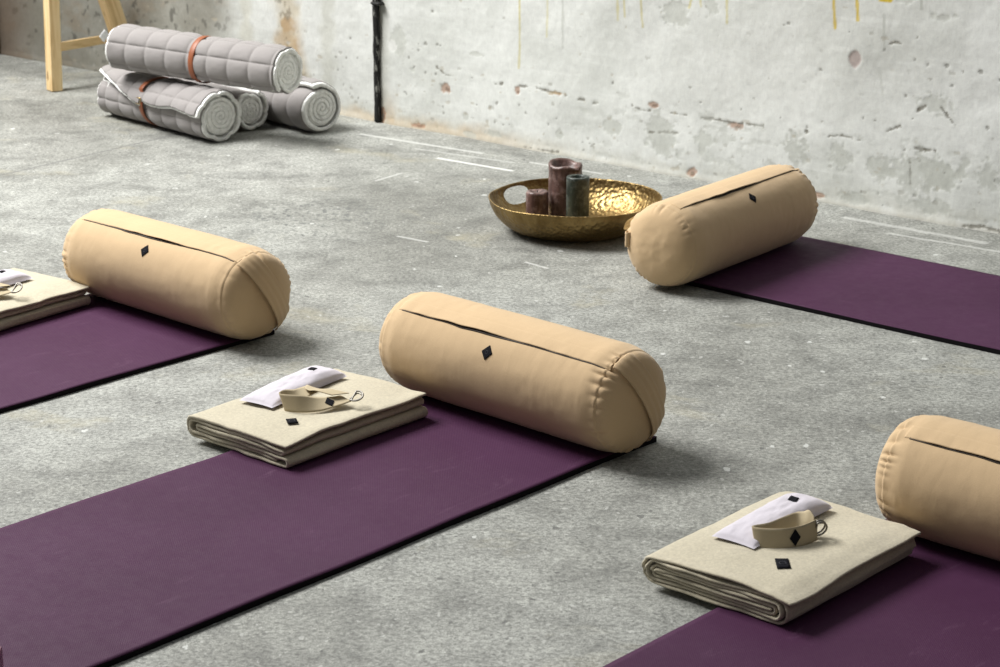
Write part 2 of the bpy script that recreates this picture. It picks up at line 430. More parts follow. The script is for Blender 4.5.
CRACK = [[(0.765, 0.22), (0.801, 0.218), (0.837, 0.215), (0.868, 0.208), (0.895, 0.208)], [(0.935, 0.203), (0.97, 0.204)], [(1.01, 0.198), (1.036, 0.201)], [(1.181, 0.21), (1.214, 0.204), (1.256, 0.202)], [(1.339, 0.206), (1.38, 0.205), (1.428, 0.208)], [(1.46, 0.205), (1.54, 0.206), (1.618, 0.206)], [(1.618, 0.209), (1.707, 0.211)], [(1.869, 0.214), (1.957, 0.213), (2.004, 0.22), (2.066, 0.215)], [(0.571, 0.211), (0.604, 0.215)], [(0.687, 0.218), (0.724, 0.219)], [(0.438, 0.217), (0.462, 0.22)], [(2.152, 0.252), (2.203, 0.277), (2.242, 0.304), (2.261, 0.334), (2.284, 0.349)], [(2.335, 0.349), (2.37, 0.318), (2.388, 0.302)], [(2.434, 0.006), (2.5, 0.012), (2.559, 0.008)], [(0.711, 0.006), (0.803, 0.007), (0.871, 0.009)], [(2.142, 0.517), (2.163, 0.525), (2.187, 0.525)], [(2.258, 0.217), (2.293, 0.216), (2.327, 0.218)], [(2.242, 0.209), (2.252, 0.108)], [(1.258, 0.132), (1.382, 0.145)], [(0.288, 0.236), (0.332, 0.215), (0.371, 0.216)]]
DOT = [(0.271, 0.436), (0.266, 0.439), (0.2, 0.313), (0.235, 0.317), (0.294, 0.32), (0.308, 0.318), (0.2, 0.291), (0.154, 0.261), (0.179, 0.227), (0.174, 0.223), (0.233, 0.211), (0.283, 0.213), (0.132, 0.129), (0.142, 0.123), (0.316, 0.097), (0.481, 0.125), (0.58, 0.144), (0.683, 0.15), (0.715, 0.126), (0.32, 0.075), (0.571, 0.075), (0.613, 0.07), (0.641, 0.074), (0.869, 0.181), (0.856, 0.126), (0.82, 0.101), (0.977, 0.031), (1.003, 0.059), (1.021, 0.058), (0.972, 0.058), (1.09, 0.047), (1.094, 0.277), (1.417, 0.299), (1.768, 0.54), (1.786, 0.545), (1.83, 0.623), (2.008, 0.543), (2.237, 0.482), (2.282, 0.472), (2.346, 0.477), (2.4, 0.465), (2.458, 0.472), (2.214, 0.371), (2.133, 0.501), (2.243, 0.549), (2.366, 0.419), (1.869, 0.217), (1.872, 0.23), (2.072, 0.285), (2.115, 0.284), (2.163, 0.025), (2.268, 0.073), (2.278, 0.18), (2.365, 0.156), (2.423, 0.137), (2.531, 0.159), (-0.143, 0.299), (-0.167, 0.221), (-0.108, 0.228), (-0.225, 0.219), (-0.216, 0.17), (-0.186, 0.117), (-0.155, 0.087), (-0.107, 0.077), (-0.347, 0.136), (-0.202, 0.096), (2.146, 0.061), (2.082, 0.054), (1.77, 0.246), (1.91, 0.415), (2.496, 0.31), (2.524, 0.456), (1.459, 0.255), (1.617, 0.252), (2.225, 0.206)]

def build_wall():
    s = np.concatenate([np.arange(-2.6, -2.0, 0.01), np.arange(-2.0, 2.7, 0.0045), np.arange(2.7, 4.2, 0.05)])
    h = np.concatenate([np.arange(-0.01, 0.74, 0.0045), np.arange(0.74, 3.2, 0.06)])
    Sg, Hg = np.meshgrid(s, h, indexing='ij')
    wob = fbm(Sg * 16, Hg * 16, 0, 3) ; wob2 = fbm(Sg * 45, Hg * 45, 0, 9); wob3 = fbm(Sg * 4, Hg * 4, 0, 21); wob4 = fbm(Sg * 110, Hg * 110, 0, 27, 3)
    col = np.zeros(Sg.shape + (3,)); dep = np.zeros(Sg.shape)
    white = np.array([0.655, 0.665, 0.635]); grey = np.array([0.545, 0.555, 0.52])
    m = smooth(-0.35, 0.45, wob3 + 0.35 * fbm(Sg * 2, Hg * 9, 0, 33)) * 0.75
    col[:] = white * (1 - m[..., None]) + grey * m[..., None]
    def blend(mask, c, a=1.0):
        mm = np.clip(mask * a, 0, 1)[..., None]
        col[:] = col * (1 - mm) + np.array(c) * mm
    # brushed whitewash streaks
    blend(smooth(0.15, 0.6, fbm(Sg * 5, Hg * 60, 0, 55)), (0.68, 0.69, 0.66), 0.55)
    # dirty lower band, ochre near the pipe, greyer to the right
    base = smooth(0.10, 0.0, Hg + 0.05 * wob + 0.02 * wob2)
    blend(base * smooth(-0.1, 0.4, wob + 0.25), (0.50, 0.49, 0.42), 0.55)
    near = smooth(0.75, 0.1, Sg) * smooth(-0.4, -0.05, Sg)
    blend(smooth(0.06, 0.005, Hg + 0.03 * wob) * smooth(0.9, 0.1, np.abs(Sg - 0.2)), (0.50, 0.40, 0.27), 0.8)
    blend(smooth(0.16, 0.0, Hg + 0.05 * wob) * smooth(0.13, 0.01, Sg) * (Sg > 0.0), (0.42, 0.29, 0.16), 0.75)
    blend(smooth(0.022, 0.0, Hg + 0.012 * wob) , (0.52, 0.49, 0.42), 0.4)
    # dirt with corner shade painted in, left: the plaster is browner and greyer towards the corner
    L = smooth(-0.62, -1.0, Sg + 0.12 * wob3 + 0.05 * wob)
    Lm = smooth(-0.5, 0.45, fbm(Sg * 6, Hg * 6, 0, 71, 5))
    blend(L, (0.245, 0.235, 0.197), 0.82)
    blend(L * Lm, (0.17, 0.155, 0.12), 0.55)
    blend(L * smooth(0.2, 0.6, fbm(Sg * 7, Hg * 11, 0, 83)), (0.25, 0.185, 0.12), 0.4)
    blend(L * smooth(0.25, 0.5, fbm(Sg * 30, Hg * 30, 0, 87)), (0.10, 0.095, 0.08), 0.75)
    blend(smooth(-2.0, -2.3, Sg), (0.15, 0.11, 0.08), 0.8)  # darkest by the pier: dirt plus shade put into the colour
    # ochre run
    run = smooth(0.11, 0.02, np.abs(Sg + 0.47 + 0.05 * wob - 0.18 * (0.25 - Hg))) * smooth(0.03, 0.12, Hg)
    blend(run, (0.45, 0.37, 0.235), 0.62)
    blend(run * smooth(0.05, 0.45, wob), (0.40, 0.25, 0.11), 0.7)
    blend(smooth(0.10, 0.04, np.hypot(Sg + 0.50, (Hg - 0.245) * 1.6) + 0.03 * wob), (0.44, 0.31, 0.17), 0.6)
    blend(run * smooth(0.2, 0.5, fbm(Sg * 40, Hg * 40, 0, 91)), (0.14, 0.11, 0.07), 0.6)
    blend(smooth(0.06, 0.01, np.abs(Sg + 0.27 + 0.04 * wob)) , (0.46, 0.46, 0.40), 0.55)
    blend(smooth(0.05, 0.01, np.abs(Sg + 0.72 + 0.03 * wob)) , (0.44, 0.42, 0.33), 0.4)
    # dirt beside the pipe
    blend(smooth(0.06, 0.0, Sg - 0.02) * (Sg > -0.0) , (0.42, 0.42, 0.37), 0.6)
    def sel(c0, c1, d0, d1):
        i0, i1 = np.searchsorted(s, (c0, c1)); j0, j1 = np.searchsorted(h, (d0, d1)); return slice(i0, i1), slice(j0, j1)
    def spot(x, y, rx, ry, c, a, rag=0.5, depth=0.0):
        a = a * 0.8
        k = sel(x - rx * 1.9, x + rx * 1.9, y - ry * 1.9, y + ry * 1.9)
        if col[k].size == 0: return
        d = np.sqrt(((Sg[k] - x) / rx) ** 2 + ((Hg[k] - y) / ry) ** 2) + (rag if rx != 0.022 else 0.12) * (wob[k] * 1.0 + wob2[k] * 1.3 + wob4[k] * 0.9)
        mk = smooth(1.15, 0.85, d)[..., None] * a
        col[k] = col[k] * (1 - mk) + np.array(c) * mk
        dep[k] = np.maximum(dep[k], mk[..., 0] * depth)
    for i, (x, y, rx, ry) in enumerate(PATCH):
        spot(x, y, rx, ry, (0.44, 0.45, 0.405), 0.75, 0.55 if i else 0.2, 0.0015)
    spot(0.072, 0.288, 0.020, 0.024, (0.69, 0.69, 0.66), 0.9, 0.3)
    for x, y, rx, ry in BRICK:
        spot(x, y, rx, ry, (0.36, 0.20, 0.125) if x < 2 or x > 2.1 else (0.36, 0.27, 0.25), 0.9, 0.35, 0.003)
        if x < 2: spot(x + rx * 0.2, y - ry * 0.3, rx * 0.5, ry * 0.4, (0.12, 0.08, 0.05), 0.7, 0.5, 0.004)
    def line(pts, wd, c, a, rag):
        for (x0, y0), (x1, y1) in zip(pts[:-1], pts[1:]):
            L_ = math.hypot(x1 - x0, y1 - y0)
            k = sel(min(x0, x1) - 0.03, max(x0, x1) + 0.03, min(y0, y1) - 0.03, max(y0, y1) + 0.03)
            if col[k].size == 0: continue
            px, py = Sg[k] - x0, Hg[k] - y0; ux, uy = (x1 - x0) / L_, (y1 - y0) / L_
            al = np.clip(px * ux + py * uy, 0, L_)
            d = np.hypot(px - al * ux, py - al * uy) + rag * wd * (wob2[k] * 1.6 + wob[k] + wob4[k]) + (0.004 * np.maximum(0, vn(Sg[k] * 60, Hg[k] * 60, 0, 77)) if rag > 0.5 else 0)
            mk = (smooth(wd, wd * 0.35, d) * a)[..., None]
            col[k] = col[k] * (1 - mk) + np.array(c) * mk
            if rag > 0.5: dep[k] = np.maximum(dep[k], mk[..., 0] * 0.002)
    for x0, y0, x1, y1, t in DRIP:
        if t < 0: line([(x0, y0), (x1, y1)], 0.0065, (0.40, 0.41, 0.37), 0.5 * -t, 0.3)
        else:
            line([(x0, y0), (x1, y1)], 0.0050 + 0.0012 * t, (0.52, 0.46, 0.20) if t < 1.9 else (0.55, 0.40, 0.04), min(1, 0.45 + 0.2 * t), 0.15)
    for c in CRACK: line(c, 0.0048, (0.17, 0.16, 0.13), 0.8, 0.8)
    spot(0.85, 0.212, 0.03, 0.007, (0.36, 0.27, 0.15), 0.8, 0.5, 0.003)
    for x, y in DOT: spot(x, y, random.uniform(0.003, 0.0065), random.uniform(0.003, 0.0055), (0.17, 0.165, 0.14), 0.8, 0.5, 0.002)
    # many small chips, denser towards the floor
    for q in range(520):
        x = random.uniform(-2.0, 2.6); y = abs(random.gauss(0, 0.13)) + 0.01 if q % 4 else random.uniform(0.05, 0.65)
        r = random.uniform(0.002, 0.006)
        spot(x, y, r * random.uniform(1, 2.2), r, random.choice([(0.30, 0.29, 0.25), (0.42, 0.42, 0.38), (0.38, 0.34, 0.26)]), random.uniform(0.25, 0.75), 0.7, 0.001)
    for q in range(60):
        x = random.uniform(0.9, 2.6); y = random.uniform(0.02, 0.24)
        spot(x, y, random.uniform(0.01, 0.05), random.uniform(0.006, 0.014), (0.48, 0.49, 0.45), 0.5, 0.9, 0.001)
    bulge = 0.014 * fbm(Sg * 2.5, Hg * 2.5, 0, 40, 3) + 0.0014 * wob + 0.0004 * wob2
    lip = 0.003 * smooth(0.025, 0.0, Hg)          # plaster flares out a little over the slab
    out = bulge + lip - dep
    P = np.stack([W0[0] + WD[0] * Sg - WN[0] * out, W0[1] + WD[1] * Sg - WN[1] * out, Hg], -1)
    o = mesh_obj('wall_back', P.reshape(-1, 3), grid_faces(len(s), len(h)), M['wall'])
    me = o.data
    at = me.color_attributes.new('stain_shade', 'FLOAT_COLOR', 'POINT')
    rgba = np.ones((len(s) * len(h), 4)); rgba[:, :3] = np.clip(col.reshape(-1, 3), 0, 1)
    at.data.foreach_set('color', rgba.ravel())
    tag(o, kind='structure')
build_wall()

def wp(s, out=0.0, z=0.0):
    return (W0[0] + WD[0] * s - WN[0] * out, W0[1] + WD[1] * s - WN[1] * out, z)

def wall_box(name, s0, s1, o0, o1, z0, z1, mat, parent=None):
    V = [wp(s, o, z) for z in (z0, z1) for s, o in ((s0, o0), (s1, o0), (s1, o1), (s0, o1))]
    F = [(0, 1, 2, 3), (4, 5, 6, 7), (0, 1, 5, 4), (1, 2, 6, 5), (2, 3, 7, 6), (3, 0, 4, 7)]
    o = mesh_obj(name, V, F, mat, parent, smooth_=False)
    b = o.modifiers.new('bevel', 'BEVEL'); b.width = 0.006; b.segments = 2
    return o
tag(wall_box('wall_left', -3.6, -2.33, 0.10, -0.3, 0, 3.1, M['pier']), kind='structure')

# iron pipe that runs down the plaster
pipe = empty('iron_pipe', wp(0.0, 0.012))
def local(root, o):
    bpy.context.view_layer.update(); o.parent = root; o.matrix_parent_inverse = root.matrix_world.inverted(); return o
V = []; F = []
zs = np.concatenate([np.arange(0.004, 0.8, 0.01), np.arange(0.8, 3.1, 0.1)]); NR = 10
for i, z in enumerate(zs):
    for k in range(NR):
        q = 2 * math.pi * k / NR
        rr = 0.0140 + 0.0022 * float(vn(z * 22, k * 0.9, 0, 5))
        V.append(wp(0.002 + rr * math.cos(q), 0.012 + rr * 0.9 * math.sin(q), z))
F = grid_faces(len(zs), NR, wrap_v=True) + [tuple(range(NR)), tuple((len(zs) - 1) * NR + k for k in range(NR))]
def mat_peel():
    t = NT('black iron with limewash flecks'); v = t.coord(scale=(1, 1, 0.4))
    t.col(t.ramp(t.noise(v, 60, 6, 0.75), [(0.53, (0.010, 0.010, 0.009)), (0.60, (0.26, 0.26, 0.235))]))
    t.rough(0.7, 0.3); t.bump(t.noise(v, 80, 4), 0.6, 0.004); return t.m
local(pipe, mesh_obj('pipe', V, F, mat_peel()))
local(pipe, wall_box('bracket', -0.012, 0.034, 0.03, -0.004, 0.438, 0.450, M['iron']))
tag(pipe, 'narrow black iron pipe running down the whitewashed wall to the floor', 'pipe')

# ------------------------------------------------------------------ yoga mats
def yoga_mat(u0, n0, ang, W, L, label, seed):
    """u0 = start along its length, n0 = offset of the near long edge (world dot normal)"""
    a = math.radians(ang); u = np.array([math.cos(a), math.sin(a)]); n = np.array([-u[1], u[0]])
    c = u * (u0 + L / 2) + n * (n0 + W / 2)
    root = empty('yoga_mat', (c[0], c[1], 0.0), a)
    x = np.linspace(-L / 2, L / 2, 150); y = np.linspace(-W / 2, W / 2, 50)
    X, Y = np.meshgrid(x, y, indexing='ij')
    edge = np.abs(Y) / (W / 2)
    Z = 0.0120 + 0.0005 * fbm(X * 5, Y * 5, seed, 7) * smooth(0.3, 1, edge) + 0.0003 * fbm(X * 7, Y * 7, seed, 70)
    Z = Z + 0.0012 * smooth(0.9, 1.0, edge) * (vn(X * 6, 0, seed, 4) + 0.3)
    Yw = Y + 0.002 * vn(X * 4, np.sign(Y), seed, 3) * edge
    P = np.stack([X, Yw, Z], -1)
    V, F = slab(P, np.broadcast_to(np.array([0, 0, 1.0]), P.shape), 0.0014)
    mesh_obj('top_layer', V, F, M['yoga'], root)
    P2 = P.copy(); P2[..., 2] -= 0.0015
    V, F = slab(P2, np.broadcast_to(np.array([0, 0, 1.0]), P.shape), P2[..., 2] - 0.0004)
    mesh_obj('underside_shade', V, F, M['yoga_base_shade'], root, smooth_=False)  # black base layer; its depth and black include the shadow along the edge
    return tag(root, label, 'yoga mat', 'purple yoga mats')

yoga_mat(3.355 - 1.83, 2.58, 47.9, 0.61, 1.83, 'long purple ribbed yoga mat crossing the foreground from lower left to the middle bolster', 1)
yoga_mat(2.98 + 0.32 - 1.83, 3.799, 47.4, 0.61, 1.83, 'purple yoga mat at the left edge, under the left bolster', 2)
yoga_mat(3.32 + 0.13 - 1.83, 1.356, 47.8, 0.61, 1.83, 'purple yoga mat in the lower right corner of the photo', 3)
yoga_mat(-3.276 - 0.125, 4.42, -41.5, 0.61, 1.83, 'dark purple yoga mat leading right along the wall from the far bolster', 4)

# ------------------------------------------------------------------ bolsters
BR, BL = 0.1155, 0.722; XS = 0.318
MT = 0.0125
def bolster(loc, ang, slit, label, seed, strap=True, tab=False):
    root = empty('bolster', (loc[0], loc[1], 0.0), math.radians(ang))
    rng = random.Random(seed)
    cz = MT + BR - 0.004
    def dome(rho):                      # depth beyond the seam, for rho 0..1
        return 0.043 * np.sqrt(np.clip(1 - rho ** 2.4, 0, 1)) ** 1.1
    def pucker(x, th):
        k = 0
        for sgn in (-1, 1):
            ridg = np.abs(np.sin(th * 14 + 4.5 * vn(th * 2, sgn, seed, 11))) ** 0.7
            amp = 0.12 + 0.88 * smooth(0.0, 0.55, vn(np.cos(th) * 2.2 + 7, np.sin(th) * 2.2, seed + sgn, 13))
            wid = 0.016 + 0.008 * vn(th * 5, sgn * 3, seed, 15)
            k = k + amp * (ridg - 0.6) * np.exp(-((x - sgn * XS) / wid) ** 2)
        return 0.0088 * k
    def radius(x, th):
        ax = np.abs(x)
        r = BR * (1.0 + 0.012 * np.cos(x / BL * 3.0) - 0.055 * smooth(0.27, XS, ax) ** 1.5)
        r = r + 0.0022 * fbm(x * 5, np.cos(th) * 1.6, np.sin(th) * 1.6 + seed * 3, 17, 3)
        r = r + 0.0007 * fbm(x * 60, np.cos(th) * 3, np.sin(th) * 3 + seed, 19, 2) * smooth(0, 0.2, ax)
        r = r + pucker(x, th) - 0.0028 * np.exp(-((ax - XS) / 0.0022) ** 2)
        return r
    def place(x, th, r):
        y = r * np.cos(th); z = cz + r * np.sin(th)
        z = np.maximum(z, MT + 0.0012 + 0.02 * np.maximum(0, MT - z))
        return np.stack([x + 0 * y, y, z], -1)
    # cover
    xs = np.concatenate([np.linspace(-XS, -0.27, 26), np.linspace(-0.27, 0.27, 90)[1:-1], np.linspace(0.27, XS, 26)])
    th = np.linspace(0, 2 * math.pi, 240, endpoint=False)
    X, T = np.meshgrid(xs, th, indexing='ij')
    P = place(X, T, radius(X, T))
    cover = mesh_obj('cover', P.reshape(-1, 3), grid_faces(len(xs), len(th), wrap_v=True), M['bolster'], root)
    # end panels
    for sgn in (-1, 1):
        rho = np.concatenate([[1.0, 0.985, 0.965, 0.94, 0.91, 0.88], np.linspace(0.84, 0.03, 22)])
        R_, T_ = np.meshgrid(rho, th, indexing='ij')
        Xp = sgn * (XS + dome(R_)) ; r0 = radius(sgn * XS + 0 * T_, T_)
        r0 = BR * 0.945 + (r0 - BR * 0.945) * smooth(0.78, 1.0, R_)
        r = r0 * R_ + 0.0040 * (np.abs(np.sin(T_ * 14 + seed + 3 * vn(T_ * 2, 1, seed, 3))) ** 0.7 - 0.6) * np.exp(-((R_ - 0.96) / 0.035) ** 2) * (R_ < 0.99) * smooth(0.0, 0.6, vn(T_ * 2, 0, seed, 23))
        Xp = Xp + sgn * 0.004 * fbm(R_ * np.cos(T_) * 2.4, R_ * np.sin(T_) * 2.4, seed + sgn, 29, 3) * (1 - R_)
        Pp = place(Xp, T_, r)
        V = Pp.reshape(-1, 3); n = len(th); k = (len(rho) - 1) * n
        V = np.concatenate([V, [V[k:k + n].mean(0)]])
        F = grid_faces(len(rho), n, wrap_v=True) + [(k + i, k + (i + 1) % n, len(V) - 1) for i in range(n)]
        mesh_obj('end_panel', V, F, M['bolster'], root)
    # zip flap, and a dark zip strip painting the shade line under its edge
    s0 = math.radians(slit); x = np.linspace(-0.300, 0.322, 150); q = np.linspace(0, 1, 14)
    X, Q = np.meshgrid(x, q, indexing='ij')
    mid = np.exp(-((X - rng.uniform(-0.10, 0.02)) / 0.13) ** 2)
    op = 0.0014 + 0.0045 * mid * (0.8 + 0.3 * vn(X * 16, 0, seed, 31)) + 0.0012 * vn(X * 30, 0, seed, 37)
    op = np.maximum(op, 0.0008) * smooth(0.312, 0.25, np.abs(X - 0.011))
    edge = s0 + 0.012 * vn(X * 9, 3, seed, 41) + 0.018 * np.exp(-((X + 0.1) / 0.03) ** 2)
    Tf = (s0 - 0.34) * (1 - Q) + edge * Q
    P = place(X, Tf, radius(X, Tf) - 0.0012 + 0.0018 * smooth(0, 0.25, Q) + op * Q ** 2)
    N = np.stack([0 * X, np.cos(Tf), np.sin(Tf)], -1)
    V, F = slab(P, N, 0.0012)
    mesh_obj('zip_flap', V, F, M['bolster'], root)
    Q2 = np.linspace(-1, 1, 5); X, Q = np.meshgrid(x[3:-3], Q2, indexing='ij')
    wz = (0.016 + 0.024 * np.exp(-((X + 0.04) / 0.16) ** 2) + 0.006 * vn(X * 14, 1, seed, 43))
    Tz = s0 + 0.012 * vn(X * 9, 3, seed, 41) + 0.018 * np.exp(-((X + 0.1) / 0.03) ** 2) + Q * wz
    Tz = Tz * 1.0
    P = place(X, Tz, radius(X, Tz) + 0.0007)
    V, F = slab(P, np.stack([0 * X, np.cos(Tz), np.sin(Tz)], -1), 0.001)
    mesh_obj('zip', V, F, M['zip'], root)
    # diamond patch
    tc = s0 + math.radians(20.5)
    k = np.linspace(-1, 1, 13); A, B = np.meshgrid(k, k, indexing='ij')
    hx, hy = 0.015, 0.0165
    def on_body(a, b, off): 
        xx = 0.005 + a * hx; tt = tc + b * hy / BR
        return place(xx, tt, radius(xx, tt) + off), np.stack([0 * xx, np.cos(tt), np.sin(tt)], -1)
    P, N = on_body((A + B) / 2, (A - B) / 2, 0.0016); V, F = slab(P, N, 0.0013)
    lp = mesh_obj('logo_patch', V, F, M['patch'], root); lp['label'] = 'small black diamond patch'
    ring = []
    for i in range(24):
        q = 2 * math.pi * i / 24; p_, _ = on_body(np.array(0.22 * math.cos(q)), np.array(0.22 * math.sin(q)), 0.0018); ring.append(p_)
    tube('emblem', ring, 0.0005, M['emblem'], lp, closed=True, n=5)
    # carry handle across the end
    if strap:
        D = np.array([0.51, -0.86]); Nn = np.array([0.86, 0.51])
        s_ = np.linspace(-1, 1, 60); w_ = np.linspace(0, 1, 12)
        Sg, Wg = np.meshgrid(s_, w_, indexing='ij')
        off = (-0.07 + 0.50 * Wg) * 1.0
        half = np.sqrt(np.clip(0.985 ** 2 - off ** 2, 0.01, 1))
        a = off * Nn[0] + Sg * half * D[0]; b = off * Nn[1] + Sg * half * D[1]
        rho = np.hypot(a, b)
        ripple = 0.0011 * np.cos(Wg * 2 * math.pi * 3)
        lift = 0.003 + (0.012 if seed in (2,) else 0.008) * (1 - Sg ** 2) * (1 - Wg * 0.7) + ripple
        Xs = XS + dome(np.minimum(rho, 1)) + lift
        r0 = BR * 0.955; th_ = np.arctan2(b, a)
        y = r0 * a * 1.02; z = cz + r0 * b * 1.02
        z = np.maximum(z, MT + 0.002)
        P = np.stack([Xs, y, z], -1)
        V, F = slab(P, np.broadcast_to(np.array([1.0, 0, 0]), P.shape), 0.0025)
        mesh_obj('carry_handle', V, F, M['bolster'], root)
    if tab:
        pts = []
        k1 = np.linspace(-1, 1, 9); k2 = np.linspace(0, 1, 16); A, B = np.meshgrid(k2, k1, indexing='ij')
        ang_ = A * math.pi
        P = np.stack([-(XS + 0.012 + 0.024 * np.sin(ang_) ** 0.8), 0.090 + 0.010 * np.cos(ang_), cz + 0.01 + B * 0.020], -1)
        V, F = slab(P, grid_normals(P), 0.002)
        mesh_obj('carry_handle', V, F, M['bolster'], root)
    return tag(root, label, 'bolster', 'tan cylindrical bolsters')

bolster((0.038, 4.343), -43.6, 128, 'tan cylindrical bolster in the middle of the room, on the long foreground mat', 1)
bolster((-0.831, 5.138), -42.9, 120, 'tan cylindrical bolster furthest to the left, across the left mat', 2)
bolster((1.018, 3.5046), -42.0, 127, 'tan cylindrical bolster cut off by the right edge of the photo', 3)
bolster((0.626, 5.649), 51.9, 114, 'tan cylindrical bolster nearest the wall, touching the brass bowl', 4, strap=False, tab=True)

# ------------------------------------------------------------------ folded blankets
def blanket(loc, ang, W, L, label, seed, style, H=0.056, mat=None):
    TOP = 7 if style == 'spiral' else 5
    root = empty('folded_blanket', (loc[0], loc[1], 0.0), math.radians(ang))
    n = TOP + 1; t = H / n * 0.77; pitch = (H - t) / (n - 1); z0 = MT + t / 2 + 0.0016
    lev = lambda i: z0 + i * pitch
    # path in (v, z), v = 0 left .. W right ; local -y is right
    path = []
    def run(x0, x1, i, m=26):
        for k in np.linspace(0, 1, m): path.append((x0 + (x1 - x0) * k, lev(i)))
    def turn(xc, i, j, side, m=13):
        r = abs(lev(j) - lev(i)) / 2; zc = (lev(i) + lev(j)) / 2
        sgn = 1 if lev(j) > lev(i) else -1
        for k in np.linspace(0, math.pi, m)[1:-1]:
            path.append((xc + side * r * 0.92 * math.sin(k), zc - sgn * r * math.cos(k)))
    R = lambda i, j: abs(i - j) * pitch / 2
    if style == 'spiral':
        p_ = pitch; xl = 3.5 * p_; xr = W - 3 * p_ - 0.004
        run(W, xl, 7); turn(xl, 7, 0, -1); run(xl, xr, 0); turn(xr, 0, 6, 1)
        run(xr, xl + 0.003, 6); turn(xl + 0.003, 6, 1, -1); run(xl + 0.003, xr - 0.003, 1); turn(xr - 0.003, 1, 5, 1)
        run(xr - 0.003, xl + 0.006, 5); turn(xl + 0.006, 5, 2, -1, 9); run(xl + 0.006, xr - 0.010, 2); turn(xr - 0.010, 2, 4, 1, 9)
        run(xr - 0.010, xl + 0.008, 4); turn(xl + 0.008, 4, 3, -1, 7); run(xl + 0.008, xr - 0.012, 3)
    else:
        run(W, R(5, 0), 5); turn(R(5, 0), 5, 0, -1); run(R(5, 0), W - R(2, 0) + 0.006, 0)
        turn(W - R(2, 0) + 0.006, 0, 2, 1, 9); run(W - R(2, 0) + 0.006, 0.034, 2); turn(0.034, 2, 3, -1, 7); run(0.034, W - 0.012, 3); turn(W - 0.012, 3, 4, 1, 7); run(W - 0.012, 0.022, 4)
        turn(0.022, 4, 1, -1, 9); run(0.022, W - 0.03, 1)
    C = np.array(path)
    # tidy duplicates
    keep = [0]
    for i in range(1, len(C)):
        if np.hypot(*(C[i] - C[keep[-1]])) > 5e-4: keep.append(i)
    C = C[keep]; m = len(C)
    T = np.gradient(C, axis=0); T /= np.linalg.norm(T, axis=1, keepdims=True)
    Nn = np.stack([-T[:, 1], T[:, 0]], 1)
    arc = np.concatenate([[0], np.cumsum(np.hypot(*np.diff(C, axis=0).T))])
    prof = [C + Nn * t / 2]
    e1 = [C[-1] + T[-1] * t * 0.35 + Nn[-1] * t * 0.3, C[-1] + T[-1] * t * 0.45, C[-1] + T[-1] * t * 0.35 - Nn[-1] * t * 0.3]
    e0 = [C[0] - T[0] * t * 0.35 - Nn[0] * t * 0.3, C[0] - T[0] * t * 0.45, C[0] - T[0] * t * 0.35 + Nn[0] * t * 0.3]
    ring = np.concatenate([prof[0], e1, (C - Nn * t / 2)[::-1], e0]); nr = len(ring)
    ra = np.concatenate([arc, [arc[-1]] * 3, arc[::-1], [0] * 3])
    rid = np.concatenate([np.arange(m), [m - 1] * 3, np.arange(m)[::-1], [0] * 3])
    nu = 84
    base = np.linspace(-L / 2, L / 2, nu - 4)
    ee = 0.0022
    base = np.concatenate([[base[0] - ee * 0.9, base[0] - ee * 0.5], base, [base[-1] + ee * 0.5, base[-1] + ee * 0.9]])
    shr = np.ones(nu); shr[[0, -1]] = 0.35; shr[[1, -2]] = 0.75
    # u, per path jitter of the end
    jit = 0.0035 * vn(ra * 7, 0, seed, 51) + 0.0025 * vn(ra * 25, 0, seed, 53)
    U_ = base[:, None] * (1 + jit[None] * 2 / L) + 0 * ra[None]
    cen = C[rid]
    V2 = cen[None] + (ring - cen)[None] * shr[:, None, None]
    vv = V2[..., 0]; zz = V2[..., 1].copy()
    ve = cen[None, :, 0] + 0 * vv
    # soft compression: corners sink, middle puffs
    eu = smooth(0.0, 0.09, L / 2 - np.abs(U_)); ev = smooth(0.0, 0.08, np.minimum(ve, W - ve) + 0.01)
    c = 0.93 + 0.07 * eu * ev + 0.045 * fbm(U_ * 5, ve * 5, seed, 57, 3)
    c = c - 0.05 * np.exp(-(((U_ + L / 2) / 0.06) ** 2 + ((ve - W) / 0.06) ** 2)) * (2.0 if style != 'spiral' else 0.2)
    rel = zz - MT
    zz = MT + rel * c + (0.0030 * fbm(U_ * 11, ve * 11, 1, seed + 5, 3)) * (rel / H)
    # gaps between layers at the open face
    lay = np.round((cen[None, :, 1] - z0) / pitch)
    gap = 0.0026 * vn(ve * 16 + lay * 3.1, U_ * 5, lay * 2.3, seed + 9) * np.clip(rel / H, 0, 1) * (1 - np.exp(-(rel / 0.010) ** 2))
    zz = zz + gap
    if style == 'spiral':   # the top layer bows up a bit over a long dark gap
        bow = np.exp(-((ve - 0.62 * W) / (0.16 * W)) ** 2) * np.exp(-((U_ + L / 2) / 0.06) ** 2)
        zz = zz + np.where(lay >= TOP, 1, np.where(lay >= TOP - 1, -0.3, 0)) * 0.0050 * bow
        droop = smooth(W - 0.035, W + 0.004, ve) * (lay >= TOP)
        zz = zz - 0.010 * droop * (0.6 + 0.4 * vn(U_ * 8, 2, seed)); 
        hem = (lay >= TOP) * np.exp(-((ve - (W - 0.022)) / 0.0030) ** 2) + (lay >= TOP) * np.exp(-((U_ + L / 2 - 0.016) / 0.0035) ** 2) * 0.5
        zz = zz - 0.0016 * hem
    else:
        wave = vn(U_ * 9, 1, seed + 2)
        zz = zz + (lay >= 5) * smooth(W - 0.05, W, ve) * (0.006 * wave)
        zz = zz - (lay == 4) * smooth(W - 0.05, W, ve) * 0.0012
    vv = vv + 0.004 * vn(U_ * 7, lay * 1.7, seed, 61) * smooth(0.7 * W, W, ve) - 0.003 * vn(U_ * 6, 5, seed, 63) * smooth(0.3 * W, 0, ve)
    U_ = U_ + 0.004 * vn(ve * 8, lay * 2.1, seed, 65) * np.sign(U_) * smooth(0.6, 1.0, np.abs(U_) / (L / 2))
